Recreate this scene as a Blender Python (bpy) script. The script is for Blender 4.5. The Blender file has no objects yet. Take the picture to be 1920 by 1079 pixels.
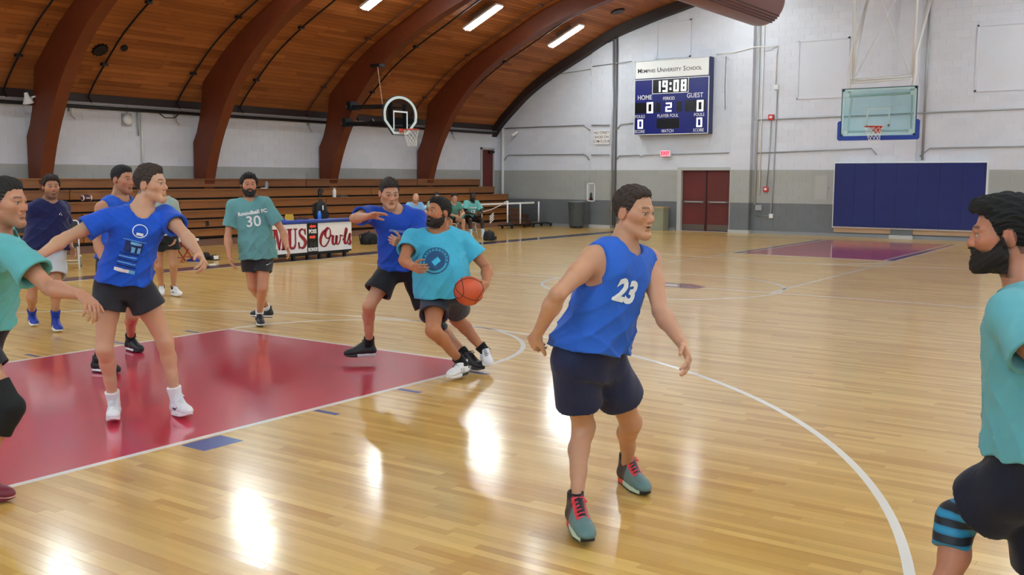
import bpy, math, random
import numpy as np
from mathutils import Vector, Matrix

# ---------------------------------------------------------------- camera, light, exposure
SC = bpy.context.scene
COL = SC.collection
CAM_F = 1865.4
CAM_C = np.array([7.1988, -14.5089, 1.7211])
CAM_YAW, CAM_PITCH, CAM_ROLL = -.6103, -.1103, .0037
def _cam_axes():
    cy, sy = math.cos(CAM_YAW), math.sin(CAM_YAW); cp, sp = math.cos(CAM_PITCH), math.sin(CAM_PITCH)
    f = np.array([sy*cp, cy*cp, sp]); r = np.array([cy, -sy, 0.]); u = np.cross(r, f)
    cr, sr = math.cos(CAM_ROLL), math.sin(CAM_ROLL)
    return r*cr+u*sr, -r*sr+u*cr, f
CR, CU, CF = _cam_axes()
cam_data = bpy.data.cameras.new('camera'); cam = bpy.data.objects.new('camera', cam_data); COL.objects.link(cam)
cam.matrix_world = Matrix(((CR[0], CU[0], -CF[0], CAM_C[0]), (CR[1], CU[1], -CF[1], CAM_C[1]), (CR[2], CU[2], -CF[2], CAM_C[2]), (0, 0, 0, 1)))
cam_data.sensor_width = 36; cam_data.lens = CAM_F/1920*36; cam_data.clip_start = .05; cam_data.clip_end = 200
SC.camera = cam
SC.view_settings.view_transform = 'Standard'; SC.view_settings.look = 'None'
SC.view_settings.gamma = 1; SC.view_settings.use_curve_mapping = False
SC.view_settings.exposure = 0.93
W = bpy.data.worlds.new('world'); SC.world = W; W.use_nodes = True
W.node_tree.nodes['Background'].inputs[0].default_value = (.75, .85, 1, 1)
W.node_tree.nodes['Background'].inputs[1].default_value = .3
LAMP_W = 50.0
FILL_W = 3.2            # strength of the added fill panels out of view

def ray(x, y): return CF + CR*(x-960)/CAM_F - CU*(y-539.5)/CAM_F
def onz(x, y, z=0.): d = ray(x, y); return CAM_C + d*(z-CAM_C[2])/d[2]
def onx(x, y, X): d = ray(x, y); return CAM_C + d*(X-CAM_C[0])/d[0]
def ony(x, y, Y): d = ray(x, y); return CAM_C + d*(Y-CAM_C[1])/d[1]
def depth(x, y, z): return CAM_C + ray(x, y)*z
def proj(P):
    d = np.asarray(P, float)-CAM_C; z = d@CF
    return np.stack([960+CAM_F*(d@CR)/z, 539.5-CAM_F*(d@CU)/z, z], -1)

# ---------------------------------------------------------------- materials
def s2l(c):
    if isinstance(c, str): c = [int(c[i:i+2], 16)/255 for i in (0, 2, 4)]
    return tuple(((v/12.92) if v <= .04045 else ((v+.055)/1.055)**2.4) for v in c)+(1.,)
class NT:
    def __init__(s, name):
        s.m = bpy.data.materials.new(name); s.m.use_nodes = True
        s.t = s.m.node_tree; s.b = s.t.nodes['Principled BSDF']
    def n(s, typ, **kw):
        nd = s.t.nodes.new(typ)
        for k, v in kw.items():
            if k in nd.inputs: nd.inputs[k].default_value = v
            else: setattr(nd, k, v)
        return nd
    def l(s, a, ao, b, bi): s.t.links.new(a.outputs[ao], b.inputs[bi])
MATS = {}
def mat(name, col, rough=.6, metal=0., nscale=0., namt=.0, bump=0., bscale=60., coat=0., emit=0., stretch=None, sheen=0., trans=0., alpha=1.):
    if name in MATS: return MATS[name]
    t = NT(name); c = s2l(col); b = t.b
    b.inputs['Base Color'].default_value = c; b.inputs['Roughness'].default_value = rough; b.inputs['Metallic'].default_value = metal
    if coat: b.inputs['Coat Weight'].default_value = coat; b.inputs['Coat Roughness'].default_value = .1
    if sheen: b.inputs['Sheen Weight'].default_value = sheen
    if trans: b.inputs['Transmission Weight'].default_value = trans; b.inputs['IOR'].default_value = 1.45
    if emit: b.inputs['Emission Color'].default_value = c; b.inputs['Emission Strength'].default_value = emit
    if nscale or bump:
        g = t.n('ShaderNodeNewGeometry'); mp = t.n('ShaderNodeMapping'); t.l(g, 'Position', mp, 'Vector')
        if stretch: mp.inputs['Scale'].default_value = stretch
    if nscale:
        no = t.n('ShaderNodeTexNoise', Scale=nscale, Detail=4.); t.l(mp, 'Vector', no, 'Vector')
        hs = t.n('ShaderNodeHueSaturation'); hs.inputs['Color'].default_value = c
        mr = t.n('ShaderNodeMapRange'); mr.inputs['To Min'].default_value = 1-namt; mr.inputs['To Max'].default_value = 1+namt
        mr.inputs['From Min'].default_value = .3; mr.inputs['From Max'].default_value = .7
        t.l(no, 'Fac', mr, 'Value'); t.l(mr, 'Result', hs, 'Value'); t.l(hs, 'Color', b, 'Base Color')
    if bump:
        nb = t.n('ShaderNodeTexNoise', Scale=bscale, Detail=3.); t.l(mp, 'Vector', nb, 'Vector')
        bp = t.n('ShaderNodeBump', Strength=.6, Distance=bump); t.l(nb, 'Fac', bp, 'Height'); t.l(bp, 'Normal', b, 'Normal')
    MATS[name] = t.m; return t.m

def wood(name, c_lo, c_hi, grain_scale, rough=.4, coat=0., coat_rough=.1, grain=.25, wave=0., blotch=.1, spec=.5, lam=None, knots=False):
    """wood whose pieces differ by their own 'tone' attribute (0..1)"""
    t = NT(name); b = t.b
    at = t.n('ShaderNodeAttribute', attribute_name='tone')
    g = t.n('ShaderNodeNewGeometry')
    off = t.n('ShaderNodeVectorMath', operation='MULTIPLY_ADD'); t.l(at, 'Fac', off, 0)
    off.inputs[1].default_value = (37., 53., 71.); t.l(g, 'Position', off, 2)
    mp = t.n('ShaderNodeMapping'); mp.inputs['Scale'].default_value = grain_scale; t.l(off, 'Vector', mp, 'Vector')
    no = t.n('ShaderNodeTexNoise', Scale=1., Detail=5., Roughness=.6); t.l(mp, 'Vector', no, 'Vector')
    nb = t.n('ShaderNodeTexNoise', Scale=.6, Detail=2.); t.l(g, 'Position', nb, 'Vector')
    a = t.n('ShaderNodeMath', operation='MULTIPLY_ADD'); t.l(no, 'Fac', a, 0); a.inputs[1].default_value = grain*2; t.l(at, 'Fac', a, 2)
    a2 = t.n('ShaderNodeMath', operation='MULTIPLY_ADD'); t.l(nb, 'Fac', a2, 0); a2.inputs[1].default_value = blotch*2; t.l(a, 'Value', a2, 2)
    mr = t.n('ShaderNodeMapRange'); mr.inputs['From Min'].default_value = grain*.6+blotch; mr.inputs['From Max'].default_value = 1+grain*1.3+blotch
    t.l(a2, 'Value', mr, 'Value')
    mx = t.n('ShaderNodeMix', data_type='RGBA'); mx.inputs[6].default_value = s2l(c_lo); mx.inputs[7].default_value = s2l(c_hi)
    t.l(mr, 'Result', mx, 0)
    last = (mx, 2)
    if lam:      # fine laminations / growth rings drawn by a stretched wave
        mp2 = t.n('ShaderNodeMapping'); mp2.inputs['Scale'].default_value = lam; t.l(g, 'Position', mp2, 'Vector')
        n2 = t.n('ShaderNodeTexNoise', Scale=1., Detail=2.); t.l(mp2, 'Vector', n2, 'Vector')
        m2 = t.n('ShaderNodeMapRange'); m2.inputs['From Min'].default_value = .35; m2.inputs['From Max'].default_value = .6
        m2.inputs['To Min'].default_value = .72; m2.inputs['To Max'].default_value = 1.08; t.l(n2, 'Fac', m2, 'Value')
        hs = t.n('ShaderNodeHueSaturation'); t.l(mx, 2, hs, 'Color'); t.l(m2, 'Result', hs, 'Value'); last = (hs, 'Color')
    if knots:
        vo = t.n('ShaderNodeTexVoronoi', Scale=2.3); t.l(g, 'Position', vo, 'Vector')
        m3 = t.n('ShaderNodeMapRange'); m3.inputs['From Min'].default_value = .03; m3.inputs['From Max'].default_value = .075
        m3.inputs['To Min'].default_value = .45; m3.inputs['To Max'].default_value = 1.; t.l(vo, 'Distance', m3, 'Value')
        h3 = t.n('ShaderNodeHueSaturation'); t.l(last[0], last[1], h3, 'Color'); t.l(m3, 'Result', h3, 'Value'); last = (h3, 'Color')
    t.l(last[0], last[1], b, 'Base Color')
    b.inputs['Roughness'].default_value = rough; b.inputs['Specular IOR Level'].default_value = spec
    if coat: b.inputs['Coat Weight'].default_value = coat; b.inputs['Coat Roughness'].default_value = coat_rough
    if wave:
        n4 = t.n('ShaderNodeTexNoise', Scale=1.6, Detail=2.); m4 = t.n('ShaderNodeMapping'); m4.inputs['Scale'].default_value = (1, 5, 1)
        t.l(g, 'Position', m4, 'Vector'); t.l(m4, 'Vector', n4, 'Vector')
        bp = t.n('ShaderNodeBump', Strength=1., Distance=wave); t.l(n4, 'Fac', bp, 'Height')
        t.l(bp, 'Normal', b, 'Normal'); t.l(bp, 'Normal', b, 'Coat Normal')
    MATS[name] = t.m; return t.m

def wallmat(name, bands=True):
    """painted blocks: dark grey to 0.95 m, light grey to 1.98 m, white above; slight variation from block to block"""
    t = NT(name); b = t.b; g = t.n('ShaderNodeNewGeometry'); sp = t.n('ShaderNodeSeparateXYZ'); t.l(g, 'Position', sp, 'Vector')
    at = t.n('ShaderNodeAttribute', attribute_name='tone')
    def step(z, ca, cb):
        m = t.n('ShaderNodeMath', operation='GREATER_THAN'); t.l(sp, 'Z', m, 0); m.inputs[1].default_value = z
        x = t.n('ShaderNodeMix', data_type='RGBA'); t.l(m, 'Value', x, 0)
        for k, c in ((6, ca), (7, cb)):
            if isinstance(c, str): x.inputs[k].default_value = s2l(c)
            else: t.l(c, 2, x, k)
        return x
    a = step(.955, '6d7074', 'a9aaa6'); w = step(1.98, a, 'dcdfe8')
    no = t.n('ShaderNodeTexNoise', Scale=.5, Detail=6., Roughness=.65); t.l(g, 'Position', no, 'Vector')
    ad = t.n('ShaderNodeMath', operation='MULTIPLY_ADD'); t.l(at, 'Fac', ad, 0); ad.inputs[1].default_value = .35; t.l(no, 'Fac', ad, 2)
    mr = t.n('ShaderNodeMapRange'); mr.inputs['From Min'].default_value = .3; mr.inputs['From Max'].default_value = 1.05
    mr.inputs['To Min'].default_value = .93; mr.inputs['To Max'].default_value = 1.05; t.l(ad, 'Value', mr, 'Value')
    hs = t.n('ShaderNodeHueSaturation'); t.l(w, 2, hs, 'Color'); t.l(mr, 'Result', hs, 'Value'); t.l(hs, 'Color', b, 'Base Color')
    b.inputs['Roughness'].default_value = .45
    nb = t.n('ShaderNodeTexNoise', Scale=45., Detail=3.); t.l(g, 'Position', nb, 'Vector')
    bp = t.n('ShaderNodeBump', Strength=.5, Distance=.004); t.l(nb, 'Fac', bp, 'Height'); t.l(bp, 'Normal', b, 'Normal')
    MATS[name] = t.m; return t.m

# ---------------------------------------------------------------- mesh helpers
class MB:
    def __init__(s): s.v = []; s.f = []; s.t = []
    def add(s, v, f, tone=.5):
        n = len(s.v); s.v.extend([tuple(map(float, p)) for p in v]); s.f.extend([tuple(i+n for i in q) for q in f]); s.t.extend([tone]*len(f)); return s
    def box(s, x0, x1, y0, y1, z0, z1, tone=.5, bottom=True):
        v = [(x0, y0, z0), (x1, y0, z0), (x1, y1, z0), (x0, y1, z0), (x0, y0, z1), (x1, y0, z1), (x1, y1, z1), (x0, y1, z1)]
        f = [(4, 5, 6, 7), (0, 1, 5, 4), (1, 2, 6, 5), (2, 3, 7, 6), (3, 0, 4, 7)]
        if bottom: f.append((3, 2, 1, 0))
        return s.add(v, f, tone)
    def obox(s, c, ax, half, tone=.5):
        """box at c with axes ax (3 vectors) and half sizes"""
        c = np.array(c, float); A = [np.array(a, float)*h for a, h in zip(ax, half)]
        v = [c+sx*A[0]+sy*A[1]+sz*A[2] for sz in (-1, 1) for sx, sy in ((-1, -1), (1, -1), (1, 1), (-1, 1))]
        return s.add(v, [(3, 2, 1, 0), (4, 5, 6, 7), (0, 1, 5, 4), (1, 2, 6, 5), (2, 3, 7, 6), (3, 0, 4, 7)], tone)
    def tube(s, pts, r, n=8, caps=True, tone=.5):
        pts = [np.array(p, float) for p in pts]; rs = r if hasattr(r, '__len__') else [r]*len(pts)
        rings = []; pa = None
        for i, p in enumerate(pts):
            d = pts[min(i+1, len(pts)-1)]-pts[max(i-1, 0)]; d = d/(np.linalg.norm(d)+1e-12)
            if pa is None: pa = np.cross(d, (0, 0, 1.) if abs(d[2]) < .9 else (1., 0, 0))
            pa = pa-d*(pa@d); pa = pa/np.linalg.norm(pa); pb = np.cross(d, pa)
            rings.append([p+rs[i]*(pa*math.cos(2*math.pi*k/n)+pb*math.sin(2*math.pi*k/n)) for k in range(n)])
        v = [q for R_ in rings for q in R_]; f = []
        for i in range(len(pts)-1):
            for k in range(n): f.append((i*n+k, i*n+(k+1) % n, (i+1)*n+(k+1) % n, (i+1)*n+k))
        if caps: f.append(tuple(range(n))[::-1]); f.append(tuple((len(pts)-1)*n+k for k in range(n)))
        return s.add(v, f, tone)
    def lathe(s, c, prof, n=24, axis='z', tone=.5):
        """prof: list of (r, h)"""
        v = []; f = []
        for r, h in prof:
            for k in range(n):
                a = 2*math.pi*k/n; p = (r*math.cos(a), r*math.sin(a), h)
                if axis == 'x': p = (p[2], p[0], p[1])
                if axis == 'y': p = (p[1], p[2], p[0])
                v.append((c[0]+p[0], c[1]+p[1], c[2]+p[2]))
        for i in range(len(prof)-1):
            for k in range(n): f.append((i*n+k, i*n+(k+1) % n, (i+1)*n+(k+1) % n, (i+1)*n+k))
        f.append(tuple(range(n))[::-1]); f.append(tuple((len(prof)-1)*n+k for k in range(n)))
        return s.add(v, f, tone)
    def prism(s, poly, o, ax, ay, az, t0, t1, tone=.5):
        """polygon (2d) in plane (ax, ay) at o, extruded along az from t0 to t1"""
        o, ax, ay, az = (np.array(q, float) for q in (o, ax, ay, az)); n = len(poly)
        v = [o+ax*p[0]+ay*p[1]+az*t for t in (t0, t1) for p in poly]
        f = [tuple(range(n))[::-1], tuple(range(n, 2*n))]+[(i, (i+1) % n, n+(i+1) % n, n+i) for i in range(n)]
        return s.add(v, f, tone)
    def mesh(s, name, m, smooth=False):
        me = bpy.data.meshes.new(name); me.from_pydata(s.v, [], s.f)
        if m is not None: me.materials.append(m)
        at = me.attributes.new('tone', 'FLOAT', 'FACE'); at.data.foreach_set('value', s.t)
        if smooth: me.polygons.foreach_set('use_smooth', [True]*len(me.polygons))
        me.update(); return me
    def obj(s, name, m, parent=None, smooth=False):
        o = bpy.data.objects.new(name, s.mesh(name, m, smooth)); COL.objects.link(o)
        if parent is not None: o.parent = parent
        return o
def setp(o, label=None, cat=None, group=None, kind=None):
    if label: o['label'] = label
    if cat: o['category'] = cat
    if group: o['group'] = group
    if kind: o['kind'] = kind
    return o
def empty(name, loc=(0, 0, 0), label=None, cat=None, group=None, kind=None, rz=0.):
    o = bpy.data.objects.new(name, None); COL.objects.link(o); o.location = loc; o.rotation_euler = (0, 0, rz)
    o.empty_display_size = .1
    return setp(o, label, cat, group, kind)
def copy_tree(o, parent=None):
    c = o.copy(); COL.objects.link(c); c.parent = parent
    for ch in list(o.children): copy_tree(ch, c)
    return c
def shared(me, name, parent, M):
    o = bpy.data.objects.new(name, me); COL.objects.link(o); o.parent = parent; o.matrix_local = M; return o

def text_mesh(txt, size, extr=.004, bold=0., shear=0., align='CENTER', sx=1.):
    cu = bpy.data.curves.new('txt', 'FONT'); cu.body = txt; cu.size = size; cu.extrude = extr; cu.offset = bold; cu.shear = shear
    cu.align_x = align; cu.align_y = 'CENTER'; cu.resolution_u = 3
    ob = bpy.data.objects.new('txt', cu); me = ob.to_mesh()
    v = [(p.co.x*sx, p.co.y, p.co.z) for p in me.vertices]; f = [tuple(p.vertices) for p in me.polygons]
    ob.to_mesh_clear(); bpy.data.objects.remove(ob); bpy.data.curves.remove(cu)
    return v, f
def place_text(name, txt, size, o, ax, ay, m, parent, **kw):
    """flat lettering at o, along ax, up ay"""
    v, f = text_mesh(txt, size, **kw); o, ax, ay = (np.array(q, float) for q in (o, ax, ay)); az = np.cross(ax, ay)
    b = MB(); b.add([o+ax*p[0]+ay*p[1]+az*p[2] for p in v], f); return b.obj(name, m, parent)
def ribbon(mb, pts, wfun, o, ax, ay, az, thick=.004):
    """pen stroke: polyline with varying width"""
    P = np.array(pts, float); n = len(P)
    T = np.gradient(P, axis=0); T /= np.linalg.norm(T, axis=1)[:, None]+1e-9; N = np.stack([-T[:, 1], T[:, 0]], 1)
    o, ax, ay, az = (np.array(q, float) for q in (o, ax, ay, az))
    v = []
    for i in range(n):
        w = wfun(T[i], i/(n-1))/2
        for s_ in (1, -1):
            q = P[i]+N[i]*w*s_
            v.append(o+ax*q[0]+ay*q[1]); v.append(o+ax*q[0]+ay*q[1]+az*thick)
    f = []
    for i in range(n-1):
        a = i*4; b_ = a+4
        f += [(a+1, a+3, b_+3, b_+1), (a, a+1, b_+1, b_), (a+3, a+2, b_+2, b_+3)]
    mb.add(v, f)
def spline(pts, n=10):
    """catmull-rom"""
    P = np.array(pts, float); P = np.vstack([2*P[0]-P[1], P, 2*P[-1]-P[-2]]); out = []
    for i in range(1, len(P)-2):
        for t in np.linspace(0, 1, n, endpoint=False):
            a, b, c, d = P[i-1], P[i], P[i+1], P[i+2]
            out.append(.5*((2*b)+(-a+c)*t+(2*a-5*b+4*c-d)*t*t+(-a+3*b-3*c+d)*t**3))
    out.append(P[-2]); return np.array(out)

def rebase(r, loc):
    loc = Vector(loc); r.location = loc
    for ch in r.children: ch.location = ch.location-loc
# ---------------------------------------------------------------- the hall
RND = random.Random(7)
HX, Y0, Y1 = 14.5, -20.2, 15.5          # half width, back wall, far wall
L = 13.516                              # half court length
PROF = [(-14.5, 3.5), (-14.17, 3.9), (-13.5, 4.5), (-12.9, 4.98), (-12, 5.52), (-10.7, 6.15), (-9.6, 6.67), (-8.66, 6.97), (-7.5, 7.28), (-5, 7.85), (-2.5, 8.2), (0, 8.32)]
PROF = spline(PROF, 6); PROF = np.vstack([PROF, np.stack([-PROF[-2::-1, 0], PROF[-2::-1, 1]], 1)])
def roofz(x): return float(np.interp(x, PROF[:, 0], PROF[:, 1]))
def rooftan(x):
    e = .05; d = np.array([2*e, roofz(x+e)-roofz(x-e)]); d /= np.linalg.norm(d); return d

m_floor = wood('court_maple', 'c28f3a', 'efc975', (1.2, 28, 1), rough=.34, coat=.7, coat_rough=.15, grain=.25, wave=.0011, blotch=.12, spec=.4)
m_roofw = wood('roof_pine', '7a421d', 'ad6a38', (28, 1.3, 28), rough=.6, grain=.3, blotch=.15, spec=.3, knots=True)
m_arch = wood('arch_fir', '4e2010', '743518', (6, 30, 6), rough=.45, grain=.35, blotch=.2, spec=.35)
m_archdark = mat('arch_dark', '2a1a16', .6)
m_bleach = wood('bleacher_oak', '70401a', '9c6229', (30, 1.6, 16), rough=.35, coat=.4, coat_rough=.2, grain=.45, blotch=.15)
m_bleach2 = wood('bleacher_kick', '6b4a3c', '84604e', (30, 1.6, 16), rough=.5, grain=.3)
m_block = wallmat('painted_block')
m_mortar = wallmat('painted_mortar')
m_white = mat('court_white', 'fffdf4', .35, coat=1.); m_red = mat('court_red', 'cf2546', .35, nscale=1.2, namt=.08, coat=1., bump=.0006, bscale=3.)
m_dred = mat('court_dark_red', '7c1226', .35, coat=1.); m_blue = mat('court_blue', '3557a6', .35, coat=1.); m_navy = mat('court_navy', '34365f', .35, coat=1.)
m_dark = mat('black_steel', '15161a', .45, .3); m_sub = mat('subfloor', '4a3018', .8)
m_pipew = mat('white_painted_steel', 'e8e8e6', .35); m_galv = mat('grey_conduit', 'a9abad', .4, .5)
m_maroon = mat('maroon_door', '5f1d1a', .45, nscale=2, namt=.12); m_lightgrey = mat('grey_paint', 'b9b9b6', .5)
m_whitepl = mat('white_plastic', 'eeeeee', .4); m_blk = mat('black_plastic', '101114', .4); m_wtext = mat('white_print', 'f5f5f5', .5)

# ---- floor: every strip of maple is a piece of its own
floor = setp(MB().box(-HX, HX, Y0, Y1, -.15, -.019).obj('floor', m_sub), 'glossy maple basketball court floor of narrow strips', kind='structure')
BW = .0572; LENS = [.5, .7, .9, 1.1, 1.35]
rows = np.arange(-16.6, 15.44, BW); cand = []
for y in rows:
    x = -13.4+RND.random()*-.6
    while x < HX-.01:
        ln = min(RND.choice(LENS), HX-x); cand.append((x, y, ln, RND.betavariate(2, 2))); x += ln
ca = np.array(cand)
corners = [proj(np.stack([ca[:, 0]+a*ca[:, 2], ca[:, 1]+b*BW, 0*ca[:, 0]], 1)) for a, b in ((0, 0), (1, 0), (1, 1), (0, 1))]
zmin = np.min([c[:, 2] for c in corners], 0)
cx = np.mean([c[:, 0] for c in corners], 0); cy = np.mean([c[:, 1] for c in corners], 0)
near = zmin > .6
vis = (zmin < .6) | ((cx > -700) & (cx < 2700) & (cy < 2000)); vis &= (ca[:, 1] > -16.5); vis |= (np.abs(ca[:, 0]) < 15) & (ca[:, 1] > -15)
inframe = near & (cx > 40) & (cx < 1880) & (cy > 0) & (cy < 1070)
area = np.zeros(len(ca))
for i in range(4):
    j = (i+1) % 4; area += corners[i][:, 0]*corners[j][:, 1]-corners[j][:, 0]*corners[i][:, 1]
area = np.where(inframe, np.abs(area), 0)
own = set(np.argsort(-area)[:300].tolist())
variants = {}
far_mb = MB()
for i in np.nonzero(vis)[0]:
    x, y, ln, tn = cand[i]
    if i in own:
        k = (ln, int(tn*8))
        if k not in variants:
            variants[k] = MB().box(.0004, ln-.0004, .0004, BW-.0004, -.018, 0, (k[1]+.5)/8).mesh('board', m_floor)
        shared(variants[k], 'board', floor, Matrix.Translation((x, y, 0)))
    else: far_mb.box(x+.0004, x+ln-.0004, y+.0004, y+BW-.0004, -.018, 0, tn, bottom=False)
setp(far_mb.obj('board_rest', m_floor, floor), kind='stuff')

PZ = .0012
def paint(name, mb, m): return mb.obj(name, m, floor)
def arc(cx_, cy_, r, a0, a1, w=.05, n=72, z=PZ):
    mb = MB(); A = np.radians(np.linspace(a0, a1, n+1))
    for i in range(n):
        q = [(cx_+rr*math.cos(a), cy_+rr*math.sin(a)) for rr, a in ((r-w/2, A[i]), (r+w/2, A[i]), (r+w/2, A[i+1]), (r-w/2, A[i+1]))]
        mb.add([(p[0], p[1], h) for h in (.0, z) for p in q], [(4, 5, 6, 7), (1, 2, 6, 5), (3, 0, 4, 7)])
    return mb
LW = .05; HWL = 1.83; FT = L-6.313
paint('lane_paint', MB().box(-HWL, HWL, -L, -FT, 0, .0006), m_red)
paint('lane_paint', MB().box(-HWL+.22, HWL-.22, FT, L-.05, 0, .0006), m_red)
paint('lane_border', MB().box(-HWL, -HWL+.2, FT, L-.05, 0, .0007), m_dred)
paint('lane_border', MB().box(HWL-.2, HWL, FT, L-.05, 0, .0007), m_dred)
for s_ in (-1, 1):
    xs = s_*HWL
    paint('lane_line', MB().box(xs-LW/2, xs+LW/2, -L, -FT+LW/2, 0, PZ), m_white)
    paint('lane_line', MB().box(xs-LW/2, xs+LW/2, 0, L, 0, PZ), m_white)
    paint('lane_line', MB().box(s_*(HWL-.22)-LW/2, s_*(HWL-.22)+LW/2, FT, L, 0, PZ), m_white)
    sg = s_
    for yb in (-9.42, -8.5, -7.58):
        paint('lane_mark', MB().box(min(sg*1.87, sg*2.1), max(sg*1.87, sg*2.1), yb-.025, yb+.025, 0, PZ), m_blue)
    paint('lane_block', MB().box(min(sg*1.88, sg*2.11), max(sg*1.88, sg*2.11), -10.61, -10.3, 0, PZ), m_blue)
paint('free_throw_line', MB().box(-HWL, HWL, -FT-LW/2, -FT+LW/2, 0, PZ), m_white)
paint('free_throw_line', MB().box(-HWL, HWL, FT-LW/2, FT+LW/2, 0, PZ), m_white)
paint('free_throw_circle', arc(0, -FT, HWL, 0, 180), m_white)
paint('free_throw_circle', arc(0, FT, HWL, 180, 360), m_white)
paint('center_circle', arc(0, 0, 1.93, 0, 360), m_white)
paint('halfcourt_line', MB().box(-8, 8, -LW/2, LW/2, 0, PZ*.9), m_white)
R3 = 6.493
paint('three_point_line', arc(0, -L+1.6, R3, 0, 180, n=120), m_white)
paint('three_point_line', arc(0, L-1.6, R3, 180, 360, n=120), m_white)
paint('cross_court_line', MB().box(1.2, 8, -1.0, -.96, 0, PZ*.8), mat('court_cream', 'e6cf9c', .35, coat=1.))
paint('sideline', MB().box(-8.07, -8.02, -L, L, 0, PZ), m_white)
paint('sideline_border', MB().box(-8.62, -8.07, -16, L+.2, 0, PZ), m_navy)
paint('baseline', MB().box(-8.4, 8.4, L, L+.07, 0, PZ), m_navy)
paint('sideline', MB().box(8.02, 8.07, -L, L, 0, PZ), m_white); paint('sideline_border', MB().box(8.07, 8.62, -16, L+.2, 0, PZ), m_navy)
b = MB(); poly = [(-.75, .3), (.35, .4), (.74, .1), (.68, -.22), (-.75, -.3)]
b.prism(poly, (0, 0, 0), (1, 0, 0), (0, 1, 0), (0, 0, 1), 0, .0016); paint('court_emblem', b, m_dred)
b = MB(); b.prism([(-.6, .1), (.2, .16), (.3, .0), (.2, -.06), (-.6, -.1)], (0, 0, 0), (1, 0, 0), (0, 1, 0), (0, 0, 1), .0016, .002); paint('emblem_inlay', b, m_white)

# ---- walls with their painted blocks
def blocks(parent, frame, length, height, skip, top):
    """frame(u, z) -> world point on the face, plus outward normal; running bond of 0.4 x 0.2 blocks"""
    (o, au, an) = frame; o = np.array(o, float); au = np.array(au, float); an = np.array(an, float)
    cand = []
    for r in range(int(height/.2)+1):
        u = -.2*(r % 2)
        while u < length:
            a, c = max(u, 0), min(u+.4, length); z0 = r*.2; z1 = z0+.2
            um = (a+c)/2
            if c-a > .05 and z0+.02 < top(um) and not skip(um, z0+.1): cand.append((a, c, z0, min(z1, top(a) if top(a) < 90 else z1, top(c) if top(c) < 90 else z1), RND.random(), abs(c-a-.4) < .01))
            u += .4
    P = np.array([o+au*(c[0]+c[1])/2+np.array([0, 0, c[2]+.1]) for c in cand]); q = proj(P)
    ok = (q[:, 2] > 1) & (q[:, 0] > 0) & (q[:, 0] < 1920) & (q[:, 1] > 0) & (q[:, 1] < 1079)
    d = P-CAM_C; fs = np.abs((d/np.linalg.norm(d, axis=1)[:, None])@an)
    ar = np.where(ok & np.array([c[5] and c[3]-c[2] > .19 for c in cand]), fs/(q[:, 2]**2), 0)
    own = set([i for i in np.argsort(-ar)[:300].tolist() if ar[i] > 0])
    var = {}; rest = MB(); az = (0, 0, 1.)
    def add(mb, a, c, z0, z1, t, org): mb.obox(org+au*(a+c)/2+np.array([0, 0, (z0+z1)/2])-an*.02, (au, an, az), ((c-a)/2-.0012, .028, (z1-z0)/2-.0035), t)
    for i, (a, c, z0, z1, t, full) in enumerate(cand):
        if z1-z0 < .02: continue
        if i in own:
            k = int(t*5)
            if k not in var: mb = MB(); add(mb, 0, .4, 0, .2, (k+.5)/5, np.zeros(3)); var[k] = mb.mesh('block', m_block)
            shared(var[k], 'block', parent, Matrix.Translation(o+au*a+np.array([0, 0, z0])))
        else: add(rest, a, c, z0, z1, t, o)
    setp(rest.obj('block_rest', m_block, parent), kind='stuff')
DX0, DX1, DZ = -7.16, -5.29, 2.07
def inpil(x): return (-10.45 < x < -9.6) or (-5.5 < x < -4.62) or (-.35 < x < .25)
b = MB()
poly = [(-HX, 0), (DX0, 0), (DX0, DZ), (DX1, DZ), (DX1, 0), (HX, 0)]+[(p[0], p[1]) for p in PROF[::-1]]
b.prism(poly, (0, Y1, 0), (1, 0, 0), (0, 0, 1), (0, 1, 0), 0, .3)
wall_far = setp(b.obj('wall_far', m_mortar), 'far end wall of painted blocks, white over two greys', kind='structure')
blocks(wall_far, ((-HX, Y1, 0), (1, 0, 0), (0, -1, 0)), 21.0, 8.4, lambda u, z: (DX0-.2 < u-HX < DX1+.2 and z < DZ+.1) or inpil(u-HX), lambda u: roofz(u-HX))
def pilaster(x0, x1, dp, name):
    p = empty('column', (0, 0, 0), kind='structure'); p['label'] = name
    z = 0; k = 0
    top = min(roofz(x0), roofz(x1))-.02
    while z < top-.02:
        z1 = min(z+.2, top); mb = MB()
        xm = (x0+x1)/2+(-.2 if k % 2 else .0)
        for a, c in ((x0, xm), (xm, x1)):
            if c-a > .06: MB().box(a+.002, c-.002, Y1-dp, Y1+.02, z+.004, z1-.004, RND.random()).obj('block', m_block, p)
        z = z1; k += 1
    MB().box(x0+.008, x1-.008, Y1-dp+.006, Y1+.01, 0, top, .5).obj('mortar', m_mortar, p)
    MB().box(x0-.03, x1+.03, Y1-dp-.04, Y1, 0, .1).obj('plinth', m_lightgrey, p)
pilaster(-10.45, -9.6, .06, 'shallow block pier behind the twin conduits and the street shoes sign')
pilaster(-5.25, -4.62, .22, 'block pier between the maroon double door and the fire alarm')
pilaster(-.35, .25, .10, 'block pier behind the blue wall pads')
setp(MB().box(-4.6, HX, Y1-.035, Y1-.03+.03, 0, .09).obj('baseboard_far', mat('base_grey', '8c9094', .5)), 'grey vinyl base along the far wall', kind='structure')
setp(MB().box(-HX, DX0-.05, Y1-.035, Y1, 0, .09).obj('baseboard_far', MATS['base_grey']), 'grey base strip from the corner to the double door', kind='structure')

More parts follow.
